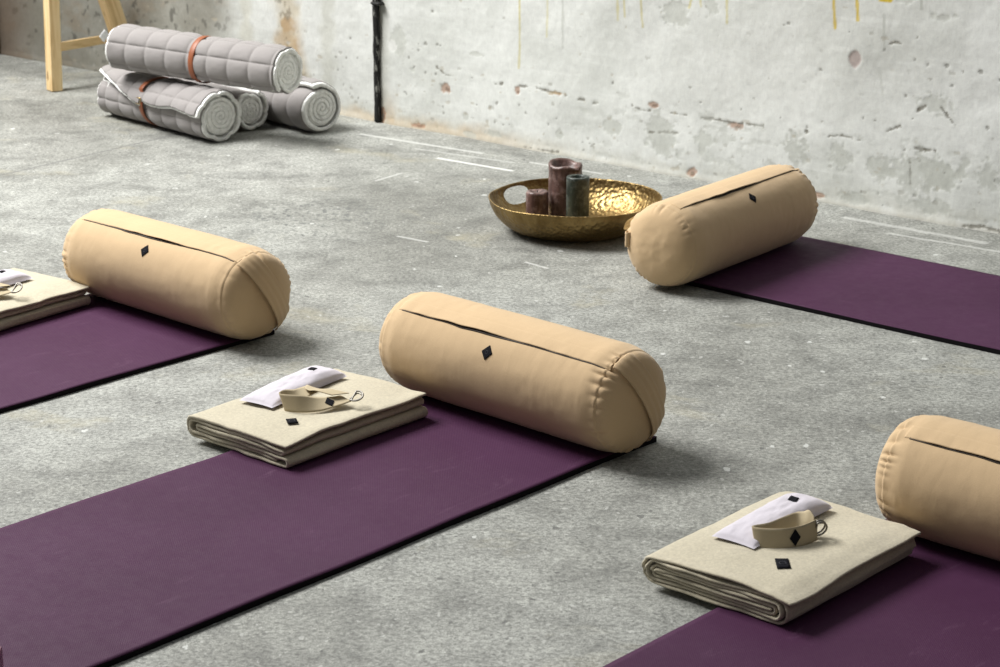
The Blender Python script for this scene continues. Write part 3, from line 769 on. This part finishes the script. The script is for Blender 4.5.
    P = np.stack([U_, W / 2 - vv, np.maximum(zz, MT + 0.0012)], -1)
    F = grid_faces(nu, nr, wrap_v=True)
    # end caps: quads across the ribbon
    for row in (0, nu - 1):
        o_ = row * nr
        for i in range(m - 1):
            a, b = i, i + 1; c2, d = m + 3 + (m - 1 - (i + 1)), m + 3 + (m - 1 - i)
            F.append((o_ + a, o_ + b, o_ + c2, o_ + d))
        F.append(tuple(o_ + k for k in (m - 1, m, m + 1, m + 2, m + 3)))
        F.append(tuple(o_ + k for k in (nr - 4, nr - 3, nr - 2, nr - 1, 0)))
    mesh_obj('wool_layers', P.reshape(-1, 3), F, mat or M['blanket'], root)
    tag(root, label, 'blanket', 'folded beige wool blankets')
    def surf(x, y):
        vv_ = W / 2 - y
        eu_ = smooth(0.0, 0.09, L / 2 - np.abs(x)); ev_ = smooth(0.0, 0.08, np.minimum(vv_, W - vv_) + 0.01)
        c_ = 0.93 + 0.07 * eu_ * ev_ + 0.045 * fbm(x * 5, vv_ * 5, seed, 57, 3)
        return MT + (H - 0.0) * c_ + 0.0025
    return root, surf

B2, s2 = blanket((-0.416, 4.28), 49.0, 0.305, 0.420, 'folded beige wool blanket beside the middle bolster, two-leaf edge open', 5, 'stack')
B3, s3 = blanket((0.512, 3.51), 48.0, 0.315, 0.415, 'folded beige wool blanket beside the right-edge bolster, evenly coiled layers', 8, 'spiral', H=0.060)
B1, s1 = blanket((-1.317, 5.143), 52.5, 0.31, 0.42, 'folded beige wool blanket cut off by the left edge of the photo', 11, 'stack')

def to_local(root, x, y):
    a = root.rotation_euler.z; dx, dy = x - root.location.x, y - root.location.y
    return dx * math.cos(a) + dy * math.sin(a), -dx * math.sin(a) + dy * math.cos(a)

def blanket_patch(root, surf, x, y, rot=0.0, size=(0.011, 0.013), diamond=False, circle=True):
    lx, ly = to_local(root, x, y)
    k = np.linspace(-1, 1, 5); A, B = np.meshgrid(k, k, indexing='ij')
    ca, sa = math.cos(rot), math.sin(rot)
    X = lx + A * size[0] * ca - B * size[1] * sa; Y = ly + A * size[0] * sa + B * size[1] * ca
    Z = surf(X, Y) + 0.0034
    P = np.stack([X, Y, Z], -1); V, F = slab(P, np.broadcast_to(np.array([0, 0, 1.0]), P.shape), 0.0016)
    p = mesh_obj('logo_patch', V, F, M['patch'], root); p['label'] = 'small black square patch'
    if circle:
        zc = float(surf(np.array(lx), np.array(ly))) + 0.0036
        tube('emblem', [(lx + 0.006 * math.cos(q), ly + 0.006 * math.sin(q), zc) for q in np.linspace(0, 2 * math.pi, 25)[:-1]], 0.0006, M['emblem'], p, closed=True, n=5)
blanket_patch(B2, s2, -0.436, 4.140, -0.6)
blanket_patch(B3, s3, 0.495, 3.385, -0.86, (0.0118, 0.020))

# ------------------------------------------------------------------ eye pillows
def eye_pillow(mid, ang, base, label, seed, L=0.262, W=0.092):
    root = empty('eye_pillow', (mid[0], mid[1], base), math.radians(ang))
    x = np.linspace(-1, 1, 56); y = np.linspace(-1, 1, 30); X, Y = np.meshgrid(x, y, indexing='ij')
    sh = (1 - np.abs(X) ** 3.2) * (1 - np.abs(Y) ** 2.6)
    sh = np.clip(sh, 0, 1) ** 0.42
    k = 1 + 0.10 * fbm(X * 2.2, Y * 2, seed, 3)
    fill = 0.60 + 0.45 * X * (1 if seed % 2 else -1) * 0.4
    Xp = X * L / 2 * (1 - 0.035 * (1 - np.abs(Y) ** 2)) ; Yp = Y * W / 2 * (1 - 0.07 * (1 - X ** 2) * 0.6)
    top = 0.0022 + 0.038 * sh * k * fill; bot = 0.0022 - 0.0022 * sh
    wr = 0.0016 * fbm(X * 7, Y * 5, seed, 5) * sh
    Pt = np.stack([Xp, Yp, top + wr], -1); Pb = np.stack([Xp, Yp, bot], -1)
    V = np.concatenate([Pt.reshape(-1, 3), Pb.reshape(-1, 3)]); nu, nv = X.shape; n = nu * nv
    F = grid_faces(nu, nv); F += [(d + n, c + n, b + n, a + n) for a, b, c, d in grid_faces(nu, nv)]
    bm = mesh_obj('cover', V, F, M['lavender'], root)
    w = bm.modifiers.new('weld', 'WELD'); w.merge_threshold = 0.0003
    def surf(xn, yn):
        sh_ = np.clip((1 - np.abs(xn) ** 3.2) * (1 - np.abs(yn) ** 2.6), 0, 1) ** 0.42
        return 0.0022 + 0.038 * sh_ * (1 + 0.10 * fbm(xn * 2.2, yn * 2, seed, 3)) * (0.60 + 0.45 * xn * (1 if seed % 2 else -1) * 0.4)
    k = np.linspace(-1, 1, 6); A, B = np.meshgrid(k, k, indexing='ij')
    xn = 0.50 + A * 0.075; yn = 0.02 + B * 0.19 + A * 0.06
    P = np.stack([xn * L / 2, yn * W / 2, surf(xn, yn) + 0.0014], -1)
    V, F = slab(P, np.broadcast_to(np.array([0, 0, 1.0]), P.shape), 0.0012)
    p = mesh_obj('logo_patch', V, F, M['patch'], root); p['label'] = 'small black diamond patch'
    return tag(root, label, 'eye pillow', 'lavender eye pillows')
eye_pillow((-0.451, 4.352), 56, 0.003 + float(s2(np.array(0.04), np.array(0.08))) , 'pale lavender eye pillow under the strap, on the blanket beside the middle bolster', 1)
eye_pillow((0.502, 3.572), 49, 0.003 + float(s3(np.array(0.05), np.array(0.07))) , 'pale lavender eye pillow on the blanket nearest the lower right corner', 3)
eye_pillow((-1.325, 5.165), 56, 0.003 + float(s1(np.array(0.0), np.array(0.0))) , 'pale lavender eye pillow on the blanket at the left edge of the photo', 5)

# ------------------------------------------------------------------ yoga straps
def catmull(P, n):
    P = np.array(P, float); m = len(P); out = []
    for t in np.linspace(0, m - 1 - 1e-9, n):
        i = int(t); f = t - i
        p0, p1, p2, p3 = P[max(i-1, 0)], P[i], P[min(i+1, m-1)], P[min(i+2, m-1)]
        out.append(0.5 * ((2*p1) + (-p0+p2)*f + (2*p0-5*p1+4*p2-p3)*f*f + (-p0+3*p1-3*p2+p3)*f**3))
    return np.array(out)

def yoga_strap(loc, label, key, rings, patch, zrot=0.0):
    """key rows: (x,y,z of the lower edge,  dx,dy,dz of the width)"""
    root = empty('yoga_strap', loc, zrot)
    K = catmull(key, 150)
    q = np.linspace(0, 1, 9)
    wv = K[:, 3:6]; wv = wv / np.linalg.norm(wv, axis=1, keepdims=True) * 0.038
    P = K[:, None, :3] + wv[:, None] * q[None, :, None]
    V, F = slab(P, grid_normals(P), 0.0016)
    mesh_obj('webbing', V, F, M['webbing'], root)
    # patch on the front leaf, standing clear of the webbing
    i0, i1 = patch[0] - 6, patch[0] + 6
    c = P[patch[0]].mean(0); t = P[patch[0] + 3, 4] - P[patch[0] - 3, 4]; t /= np.linalg.norm(t)
    w = wv[patch[0]] / 0.038; nn = np.cross(t, w); nn /= np.linalg.norm(nn)
    if nn[1] > 0 or (abs(nn[1]) < 0.3 and nn[2] < 0): nn = -nn
    if nn[1] > 0: nn = -nn
    cc = c + nn * 0.0034
    V = [cc + t * 0.011, cc + w * 0.015, cc - t * 0.011, cc - w * 0.015]; V += [v - nn * 0.0022 for v in V]
    p = mesh_obj('logo_patch', V, [(0, 1, 2, 3), (4, 5, 6, 7), (0, 1, 5, 4), (1, 2, 6, 5), (2, 3, 7, 6), (3, 0, 4, 7)], M['patch'], root, smooth_=False)
    p['label'] = 'small black diamond patch'
    for (cx, cy, cz, a, tilt) in rings:
        pts = []
        for k in np.linspace(0, 2 * math.pi, 40, endpoint=False):
            # a D: flat side inside the webbing loop
            r = 0.0155; u_ = max(r * math.cos(k), -0.005); v_ = r * math.sin(k)
            e = np.array([math.cos(a), math.sin(a), 0.0]); up = np.array([-math.sin(a) * math.sin(tilt), math.cos(a) * math.sin(tilt), math.cos(tilt)])
            pts.append(np.array([cx, cy, cz]) + u_ * e + v_ * up)
        r_ = tube('ring', pts, 0.0019, M['steel'], root, closed=True); r_['label'] = 'steel ring'
    return tag(root, label, 'yoga strap', 'beige yoga straps with rings')

# strap on blanket 3: coil standing on its edge, front leaf facing the camera
yoga_strap((0.520, 3.49, 0.0745), 'coiled beige yoga strap standing on edge, black diamond facing front, lower right blanket',
    [(0.050, 0.000, 0.003, 0.00, 0.35, 1.0), (0.020, -0.022, 0.000, 0.0, 0.35, 1.0), (-0.015, -0.036, 0.000, 0.0, 0.38, 1.0), (-0.048, -0.034, 0.000, -0.12, 0.40, 1.0),
     (-0.062, -0.027, 0.001, -0.18, 0.40, 1.0), (-0.058, -0.026, 0.003, -0.10, 0.45, 1.0), (-0.035, -0.020, 0.006, 0.0, 0.55, 0.95),
     (0.000, 0.002, 0.014, 0.02, 0.8, 0.80), (0.018, 0.016, 0.018, 0.05, 0.9, 0.6), (0.028, 0.016, 0.018, 0.10, 0.8, 0.6),
     (0.036, 0.016, 0.014, 0.1, 0.5, 0.9), (0.044, 0.006, 0.005, 0.05, 0.4, 1.0)],
    [(0.0535, 0.008, 0.0215, 0.25, -0.35), (0.052, 0.014, 0.0225, 0.40, -0.35)], (19,))
# strap on blanket 2: fanned leaves, the right end lies flat
FAN = [(0.086, -0.012, 0.014, -0.75, 0.85, 0.10), (0.060, -0.030, 0.010, -0.55, 0.9, 0.25), (0.020, -0.048, 0.004, -0.25, 0.85, 0.6), (-0.022, -0.050, 0.002, -0.15, 0.5, 1.0),
       (-0.052, -0.036, 0.002, -0.35, 0.35, 1.0), (-0.050, -0.020, 0.004, -0.35, 0.4, 1.0), (-0.030, -0.008, 0.008, -0.3, 0.75, 0.6),
       (-0.008, 0.016, 0.017, -0.5, 0.85, 0.25), (0.014, 0.044, 0.020, -0.75, 0.6, 0.1), (0.024, 0.042, 0.023, -0.85, -0.5, 0.1),
       (0.042, 0.026, 0.028, -0.9, -0.4, 0.05), (0.080, 0.006, 0.026, -0.9, -0.35, 0.0)]
yoga_strap((-0.404, 4.250, 0.0705), 'fanned beige yoga strap lying on the blanket beside the middle bolster',
    FAN, [(0.094, -0.004, 0.022, -0.5, 1.35), (0.096, -0.010, 0.026, -0.35, 1.15)], (18,))
yoga_strap((-1.318, 5.098, 0.0705), 'beige yoga strap with shiny ring on the blanket at the left edge of the photo',
    FAN, [(0.094, -0.004, 0.022, -0.5, 1.1), (0.096, -0.010, 0.026, -0.35, 1.0)], (18,))

# ------------------------------------------------------------------ brass bowl
def bowl():
    cx, cy = 0.224, 6.07
    root = empty('brass_bowl', (cx, cy, 0.0))
    prof = catmull([(0.0, 0.004), (0.08, 0.004), (0.15, 0.004), (0.184, 0.010), (0.213, 0.026), (0.236, 0.050), (0.250, 0.074), (0.256, 0.098)], 60)
    th = np.linspace(0, 2 * math.pi, 360, endpoint=False)
    pr_ = prof[1:]; n = len(th)
    Rr, T = np.meshgrid(pr_[:, 0], th, indexing='ij'); Z = pr_[:, 1][:, None] + 0 * T
    # handle cut-outs
    hz = 0.065
    F = grid_faces(len(pr_), n, wrap_v=True)
    rho = np.full(T.shape, 9.0); which = np.zeros(T.shape)
    for th0 in (math.radians(136), math.radians(316)):
        dt = (T - th0 + math.pi) % (2 * math.pi) - math.pi
        e = np.sqrt((dt * 0.25 / 0.056) ** 2 + ((Z - hz) / 0.025) ** 2)
        e3 = (np.abs(dt * 0.25 / 0.056) ** 2.6 + np.abs((Z - hz) / 0.025) ** 2.6) ** (1 / 2.6)
        near = e3 < rho; rho = np.where(near, e3, rho)
        # snap the first ring inside the oval onto its edge
        m = (e3 < 1.0) & (e3 > 0.70)
        T = np.where(m, th0 + dt / np.maximum(e3, 1e-6), T)
        znew = hz + (Z - hz) / np.maximum(e3, 1e-6)
        Rn = np.interp(znew, pr_[:, 1], pr_[:, 0])
        Rr = np.where(m, Rn, Rr); Z = np.where(m, znew, Z)
    hole = (rho.ravel() < 1.0)
    F = [f for f in F if not all(hole[k] for k in f)]
    # hammered wobble
    Rr = Rr + 0.0012 * vn(np.cos(T) * 9, np.sin(T) * 9, Z * 30, 3)
    Z = Z + 0.0022 * vn(np.cos(T) * 2, np.sin(T) * 2, 0, 8) * (Z > 0.05) * (Z - 0.05) / 0.05
    P = np.stack([Rr * np.cos(T), Rr * np.sin(T), Z], -1).reshape(-1, 3)
    P = np.concatenate([P, [(0, 0, 0.004)]]); F += [(i, (i + 1) % n, len(P) - 1) for i in range(n)]
    me = bpy.data.meshes.new('basin'); me.from_pydata([tuple(p) for p in P.tolist()], [], F)
    bm = bmesh.new(); bm.from_mesh(me); bmesh.ops.recalc_face_normals(bm, faces=bm.faces)
    bmesh.ops.delete(bm, geom=[v for v in bm.verts if not v.link_faces], context='VERTS'); bm.to_mesh(me); bm.free()
    me.materials.append(M['bowl']); me.polygons.foreach_set('use_smooth', [True] * len(me.polygons))
    o = bpy.data.objects.new('basin', me); COL.objects.link(o); o.parent = root
    s = o.modifiers.new('thickness', 'SOLIDIFY'); s.thickness = 0.0028; s.offset = 0
    tube('rim', [(0.2565 * math.cos(t), 0.2565 * math.sin(t), 0.098 + 0.0022 * float(vn(math.cos(t) * 2, math.sin(t) * 2, 0, 8)) * 1.1) for t in np.linspace(0, 2 * math.pi, 120)[:-1]], 0.0022, M['bowl'], root, closed=True, n=8)
    return tag(root, 'wide hammered brass bowl with cut-out handles, holding three candles', 'bowl')
bowl()

def candle(x, y, r, h, mat, label, seed, style):
    root = empty('pillar_candle', (x, y, 0.0062))
    th = np.linspace(0, 2 * math.pi, 72, endpoint=False)
    if style == 'melted': prof = [(r * 0.98, 0), (r, 0.004)] + [(r * (1 + 0.01 * math.sin(k * 2)), h * k / 14) for k in range(1, 14)] + [(r * 1.02, h * 0.97), (r * 0.97, h), (r * 0.86, h + 0.001), (r * 0.74, h - 0.006), (r * 0.66, h - 0.022), (r * 0.4, h - 0.030)]
    elif style == 'hollow': prof = [(r * 0.98, 0), (r, 0.002)] + [(r, h * k / 14) for k in range(1, 14)] + [(r, h - 0.002), (r * 0.97, h), (r * 0.66, h), (r * 0.60, h - 0.003), (r * 0.56, h - 0.02), (r * 0.3, h - 0.022)]
    else: prof = [(r * 0.98, 0), (r, 0.003)] + [(r, h * k / 14) for k in range(1, 14)] + [(r * 0.99, h - 0.004), (r * 0.93, h), (r * 0.7, h + 0.001), (r * 0.5, h - 0.004), (r * 0.3, h - 0.006)]
    prof = np.array(prof); Rr, T = np.meshgrid(prof[:, 0], th, indexing='ij'); Z = prof[:, 1][:, None] + 0 * T
    amp = {'melted': 0.055, 'hollow': 0.006, 'flat': 0.025}[style]
    Rr = Rr * (1 + amp * fbm(np.cos(T) * 1.6, np.sin(T) * 1.6, Z * 14, seed, 3))
    if style == 'melted':
        dipd = np.cos(T - math.radians(-20)); Z = Z + (Z > h * 0.93) * (0.006 * vn(np.cos(T) * 1.5, np.sin(T) * 1.5, 2, seed) + (Rr > 0) * 0.004 * np.cos(T - 2.2))
        Rr = Rr * (1 - (Z < h - 0.002) * 0)
    if style == 'flat': Z = Z + (Z > h * 0.93) * 0.002 * vn(np.cos(T) * 2, np.sin(T) * 2, 2, seed)
    P = np.stack([Rr * np.cos(T), Rr * np.sin(T), Z], -1).reshape(-1, 3); n = len(th)
    k = (len(prof) - 1) * n
    P = np.concatenate([P, [(0, 0, prof[-1, 1]), (0, 0, 0)]])
    F = grid_faces(len(prof), n, wrap_v=True) + [(k + i, k + (i + 1) % n, len(P) - 2) for i in range(n)] + [(i, (i + 1) % n, len(P) - 1) for i in range(n)]
    mesh_obj('wax', P, F, mat, root)
    zt = prof[-1, 1]
    tube('wick', [(0, 0, zt - 0.002), (0.0005, 0, zt + 0.004), (0.002, 0.001, zt + 0.010)], 0.0012, M['wick'], root, n=6)
    return tag(root, label, 'candle', 'pillar candles in the brass bowl')
candle(0.197, 6.195, 0.051, 0.168, M['candle_brown'], 'tall thick brown pillar candle with a melted lopsided top', 3, 'melted')
candle(0.112, 6.150, 0.034, 0.091, M['candle_brown'], 'shortest brown pillar candle, left in the brass bowl', 5, 'flat')
candle(0.232, 6.090, 0.0345, 0.150, M['candle_green'], 'dark green pillar candle with a hollow top, in front of the tall one', 7, 'hollow')

# ------------------------------------------------------------------ quilted rolls
def roll(a, b, r, label, seed, flap=200, lift=0.010, strap=None, flapshape=None, strap_at=0.45, recess=0.012, group='rolled quilted mats'):
    """a, b = world centres of the two disc ends; flap = angle where the outer sheet ends (deg, 90 up, 180 towards camera)"""
    a, b = Vector(a), Vector(b); L = (b - a).length; c = (a + b) / 2
    root = empty('quilted_mat_roll', (c.x, c.y, c.z - r)); d = (b - a) / L
    root.rotation_mode = 'QUATERNION'
    side = Vector((-d.y, d.x, 0)).normalized(); upv = d.cross(side)
    R3 = Matrix((d, side, upv)).transposed()
    root.rotation_quaternion = R3.to_quaternion()
    t_q, t_f = 0.0045, 0.013; step = t_q + t_f
    fl = math.radians(flap)
    cz = r
    def cyl_pt(x, th, rr): return np.stack([x + 0 * th, rr * np.cos(th), cz + rr * np.sin(th)], -1)
    def pinch(x):
        return 1 - (0.07 * np.exp(-((x - (strap_at - 0.5) * L) / 0.035) ** 2) if strap else 0)
    r_in = r - step
    # quilted cover: from fl going 360+30 degrees inward of overlap
    nth, nx = 210, 250
    q = np.linspace(0, 1, nth); xx = np.linspace(-L / 2, L / 2, nx)
    Q, X = np.meshgrid(q, xx, indexing='ij')
    fe = flapshape(X / L + 0.5) if flapshape else 0 * X            # local shift of the flap edge, radians
    T = (fl + fe) * (1 - Q) + (fl - 2 * math.pi - 0.5) * Q
    turn_ = (fl - T) / (2 * math.pi)
    ramp_ = smooth(0.55, 0.0, (fl + fe - T))                       # outer sheet climbs over the inner turn
    rr = r_in + step * smooth(1.0, 0.8, turn_) * 1.0
    rr = np.where(turn_ > 0.98, r_in - 0.002, rr)
    rr = rr + lift * smooth(0.9, 0.0, (fl + fe - T))
    sx = np.abs(np.sin(X / 0.095 * math.pi + 0.4)); st = np.abs(np.sin(T * r / 0.085 * math.pi + 0.6))
    puff = (np.minimum(sx, 1) ** 0.30) * (np.minimum(st, 1) ** 0.30 if seed != 3 else 1)
    if strap is None or True:
        rr = rr * pinch(X) + 0.0125 * (puff - 0.8) + 0.0012 * fbm(X * 20, T * 3, seed, 3)
    P = cyl_pt(X, T, rr)
    P[..., 2] = np.maximum(P[..., 2], 0.001 + 0.1 * np.maximum(0, P[..., 2]))
    N = cyl_pt(0 * X, T, 1.0); N[..., 2] -= cz; N[..., 0] = 0
    V, F = slab(P, N, t_q)
    mesh_obj('quilted_cover', V, F, M['quilt'], root)
    # fleece lining under the outer sheet, reaching past its ends and flap edge
    ex = 0.010
    X2 = X * (1 + 2 * ex / L); 
    Tf = T + 0.07 * smooth(0.06, 0.0, Q)
    rf = rr - t_q - 0.0005
    P = cyl_pt(X2, Tf, rf + 0.001 * vn(X * 60, T * 9, seed, 8)); P[..., 2] = np.maximum(P[..., 2], 0.001 + 0.1 * np.maximum(0, P[..., 2]))
    V, F = slab(P, N, t_f)
    mesh_obj('fleece_lining', V, F, M['fleece'], root)
    # rolled-up core: a solid coil whose ends show the spiral
    nr, nt = 90, 120
    rho = np.linspace(0.0, 1.0, nr); th = np.linspace(0, 2 * math.pi, nt, endpoint=False)
    Rh, Tt = np.meshgrid(rho, th, indexing='ij')
    R0 = r_in - t_q - 0.002
    turns = R0 / 0.0165
    for sg in (-1, 1):
        ph = (Rh * turns - Tt / (2 * math.pi) * sg + 0.12 * fbm(np.cos(Tt) * 2 * Rh, np.sin(Tt) * 2 * Rh, seed, 4)) % 1.0
        g = np.abs(ph - 0.5) * 2                                    # 1 in the groove
        xo = sg * (L / 2 + 0.006 + 0.004 * (1 - Rh)) - sg * (0.009 if seed == 3 else 0.005) * smooth(0.72, 1.0, g) + sg * 0.0035 * fbm(Rh * np.cos(Tt) * 9, Rh * np.sin(Tt) * 9, seed, 6)
        xo = xo - sg * 0.008 * smooth(0.93, 1.0, Rh)
        P = np.stack([xo, R0 * Rh * np.cos(Tt), cz + R0 * Rh * np.sin(Tt)], -1)
        P[..., 2] = np.maximum(P[..., 2], 0.004)
        if sg == -1: Pa = P
        else: Pb = P
    V = np.concatenate([Pa.reshape(-1, 3), Pb.reshape(-1, 3)]); n = nr * nt
    F = grid_faces(nr, nt, wrap_v=True); F += [tuple(k + n for k in f[::-1]) for f in F]
    F += [((nr - 1) * nt + i, (nr - 1) * nt + (i + 1) % nt, n + (nr - 1) * nt + (i + 1) % nt, n + (nr - 1) * nt + i) for i in range(nt)]
    mesh_obj('fleece_core', V, F, M['fleece'], root)
    if strap:
        xs = (strap_at - 0.5) * L
        th = np.linspace(0, 2 * math.pi, 90, endpoint=False); w = np.linspace(-1, 1, 7)
        T_, W_ = np.meshgrid(th, w, indexing='ij')
        over = (fl - T_) % (2 * math.pi)
        rr_ = r * 0.935 + 0.0042 + lift * smooth(0.9, 0.0, over) * 0.9 - 0.0012 * W_ ** 2
        P = cyl_pt(xs + W_ * 0.0115, T_, rr_); P[..., 2] = np.maximum(P[..., 2], 0.0008)
        Nn = cyl_pt(0 * T_, T_, 1.0); Nn[..., 2] -= cz; Nn[..., 0] = 0
        Q2 = P - Nn * 0.003
        V = np.concatenate([P.reshape(-1, 3), Q2.reshape(-1, 3)]); n = P.shape[0] * P.shape[1]; nv = 7
        F = grid_faces(90, 7, wrap_u=True); F += [tuple(k + n for k in f[::-1]) for f in F]
        for i in range(90):
            i2 = (i + 1) % 90
            F += [(i * nv, i2 * nv, i2 * nv + n, i * nv + n), (i * nv + 6, i * nv + 6 + n, i2 * nv + 6 + n, i2 * nv + 6)]
        ls = mesh_obj('leather_strap', V, F, M['leather'], root); ls['label'] = 'tan leather strap'
        if strap == 'buckle':
            bt = math.radians(172); rb = r * 0.935 + 0.0085 + lift * 0.3
            pts = [(xs + sx_ * 0.014, (rb) * math.cos(bt + st_ * 0.11), cz + rb * math.sin(bt + st_ * 0.11)) for sx_, st_ in ((-1, -1), (0, -1), (1, -1), (1, 0), (1, 1), (0, 1), (-1, 1), (-1, 0))]
            tube('buckle', pts, 0.0018, M['brass'], ls, closed=True, n=6)
    return tag(root, label, 'rolled mat', group)

def flapA(s):   # front roll: the sheet folds down diagonally left, straight on the right
    return 0.60 * smooth(0.30, 0.05, np.abs(s - 0.42)) * 0 + np.where(s < 0.45, 0.95 * (s / 0.45) - 0.45, 0.35 - 0.05 * np.sin(s * 18)) 
roll((-1.452, 7.845, 0.093), (-0.997, 7.340, 0.093), 0.093, 'grey quilted mat roll lying in front with leather strap and buckle', 1, flap=150, lift=0.014, strap='buckle', flapshape=flapA, strap_at=0.45)
roll((-1.370, 8.072, 0.079), (-0.908, 7.536, 0.077), 0.077, 'grey quilted mat roll squeezed at the bottom between two others', 2, flap=60, lift=0.004)
roll((-1.12, 8.06, 0.092), (-0.650, 7.500, 0.092), 0.092, 'brownish grey quilted mat roll at the right with a clear white spiral end', 3, flap=112, lift=0.010)
roll((-1.395, 7.690, 0.280), (-0.750, 7.285, 0.262), 0.087, 'grey quilted mat roll resting on top of the pile', 4, flap=226, lift=0.004, strap='plain', strap_at=0.52)

# care tag on the top roll
top_roll = [o for o in bpy.data.objects if o.name.startswith('quilted_mat_roll')][-1]
k = np.linspace(0, 1, 5); A, B = np.meshgrid(k, k, indexing='ij'); LL = 0.762
P = np.stack([-LL / 2 - 0.006 + A * 0.030 - 0.012 * B, -0.090 - 0.012 * B - 0.004 * A, 0.087 + 0.040 + B * 0.022 + A * 0.03 - 0.01], -1)
V, F = slab(P, grid_normals(P), 0.0012)
mesh_obj('care_tag', V, F, M['tagcloth'], top_roll)['label'] = 'small white care tag'

# ------------------------------------------------------------------ wooden trestle stool
def beam(name, p0, p1, w, d, mat, parent, facing):
    """rectangular timber between p0 and p1; w across 'facing'-normal, d along facing (a horizontal direction)"""
    p0, p1 = Vector(p0), Vector(p1); ax = (p1 - p0).normalized(); f = Vector(facing).normalized()
    s = ax.cross(f).normalized(); f = s.cross(ax).normalized(); L = (p1 - p0).length
    bm = bmesh.new(); bmesh.ops.create_cube(bm, size=1)
    for v in bm.verts: v.co = Vector((v.co.x * w, v.co.y * d, v.co.z * L))
    bmesh.ops.bevel(bm, geom=bm.edges[:], offset=0.003, segments=2, affect='EDGES', profile=0.7)
    me = bpy.data.meshes.new(name); bm.to_mesh(me); bm.free(); me.materials.append(mat)
    o = bpy.data.objects.new(name, me); COL.objects.link(o)
    o.matrix_world = Matrix.Translation((p0 + p1) / 2) @ Matrix((s, f, ax)).transposed().to_4x4()
    bpy.context.view_layer.update()
    o.parent = parent; o.matrix_parent_inverse = parent.matrix_world.inverted()
    return o
tr = empty('wooden_trestle', (-1.70, 8.45, 0)); bpy.context.view_layer.update()
f0 = np.array([-1.790, 8.330, 0.0]); f1 = np.array([-1.515, 8.610, 0.0]); apex = np.array([-1.765, 8.385, 0.74])
fac = (0.80, 0.60, 0)
def lerp(p, q, t): return tuple(np.array(p) * (1 - t) + np.array(q) * t)
q_ = np.array([-0.95, 0.58, 0])
t0 = f0 + (apex - f0) * 1.0 ; 
beam('leg', tuple(f0 + (0, 0, 0.002)), (-1.775, 8.345, 0.72), 0.058, 0.046, M['wood'], tr, (0.82, 0.57, 0))
beam('leg', tuple(f1 + (0, 0, 0.002)), (-1.685, 8.470, 0.72), 0.075, 0.062, M['wood'], tr, (0.82, 0.57, 0))
beam('crossbar', (-1.785, 8.335, 0.172), (-1.606, 8.575, 0.172), 0.022, 0.034, M['wood'], tr, (0, 0, 1))
# its other pair of legs, out of the picture to the left, and the top rail
f2, f3 = f0 + q_, f1 + q_
beam('leg', tuple(f2 + (0, 0, 0.002)), (-2.725, 8.925, 0.72), 0.050, 0.040, M['wood'], tr, (0.82, 0.57, 0))
beam('leg', tuple(f3 + (0, 0, 0.002) + np.array([0.03, -0.12, 0])), (-2.695, 8.980, 0.72), 0.050, 0.040, M['wood'], tr, (0.82, 0.57, 0))
beam('top_board', (-1.72, 8.375, 0.745), (-2.76, 8.99, 0.745), 0.16, 0.05, M['wood'], tr, (0, 0, 1))
tag(tr, 'pale pine wooden trestle with crossbar standing behind the quilted rolls', 'trestle')

# ------------------------------------------------------------------ glossy object at the lower left edge
fb = empty('yoga_block', (-0.868, 3.05, MT + 0.001), math.radians(4))
box_mesh('foam_body', (-0.06, -0.07, 0.0), (0.062, 0.055, 0.040), mat_plain('glossy maroon foam', (0.16, 0.05, 0.085), 0.25, spec=0.7), fb, 0.008, 4)
tag(fb, 'glossy maroon block just entering the picture at the lower left edge', 'block')
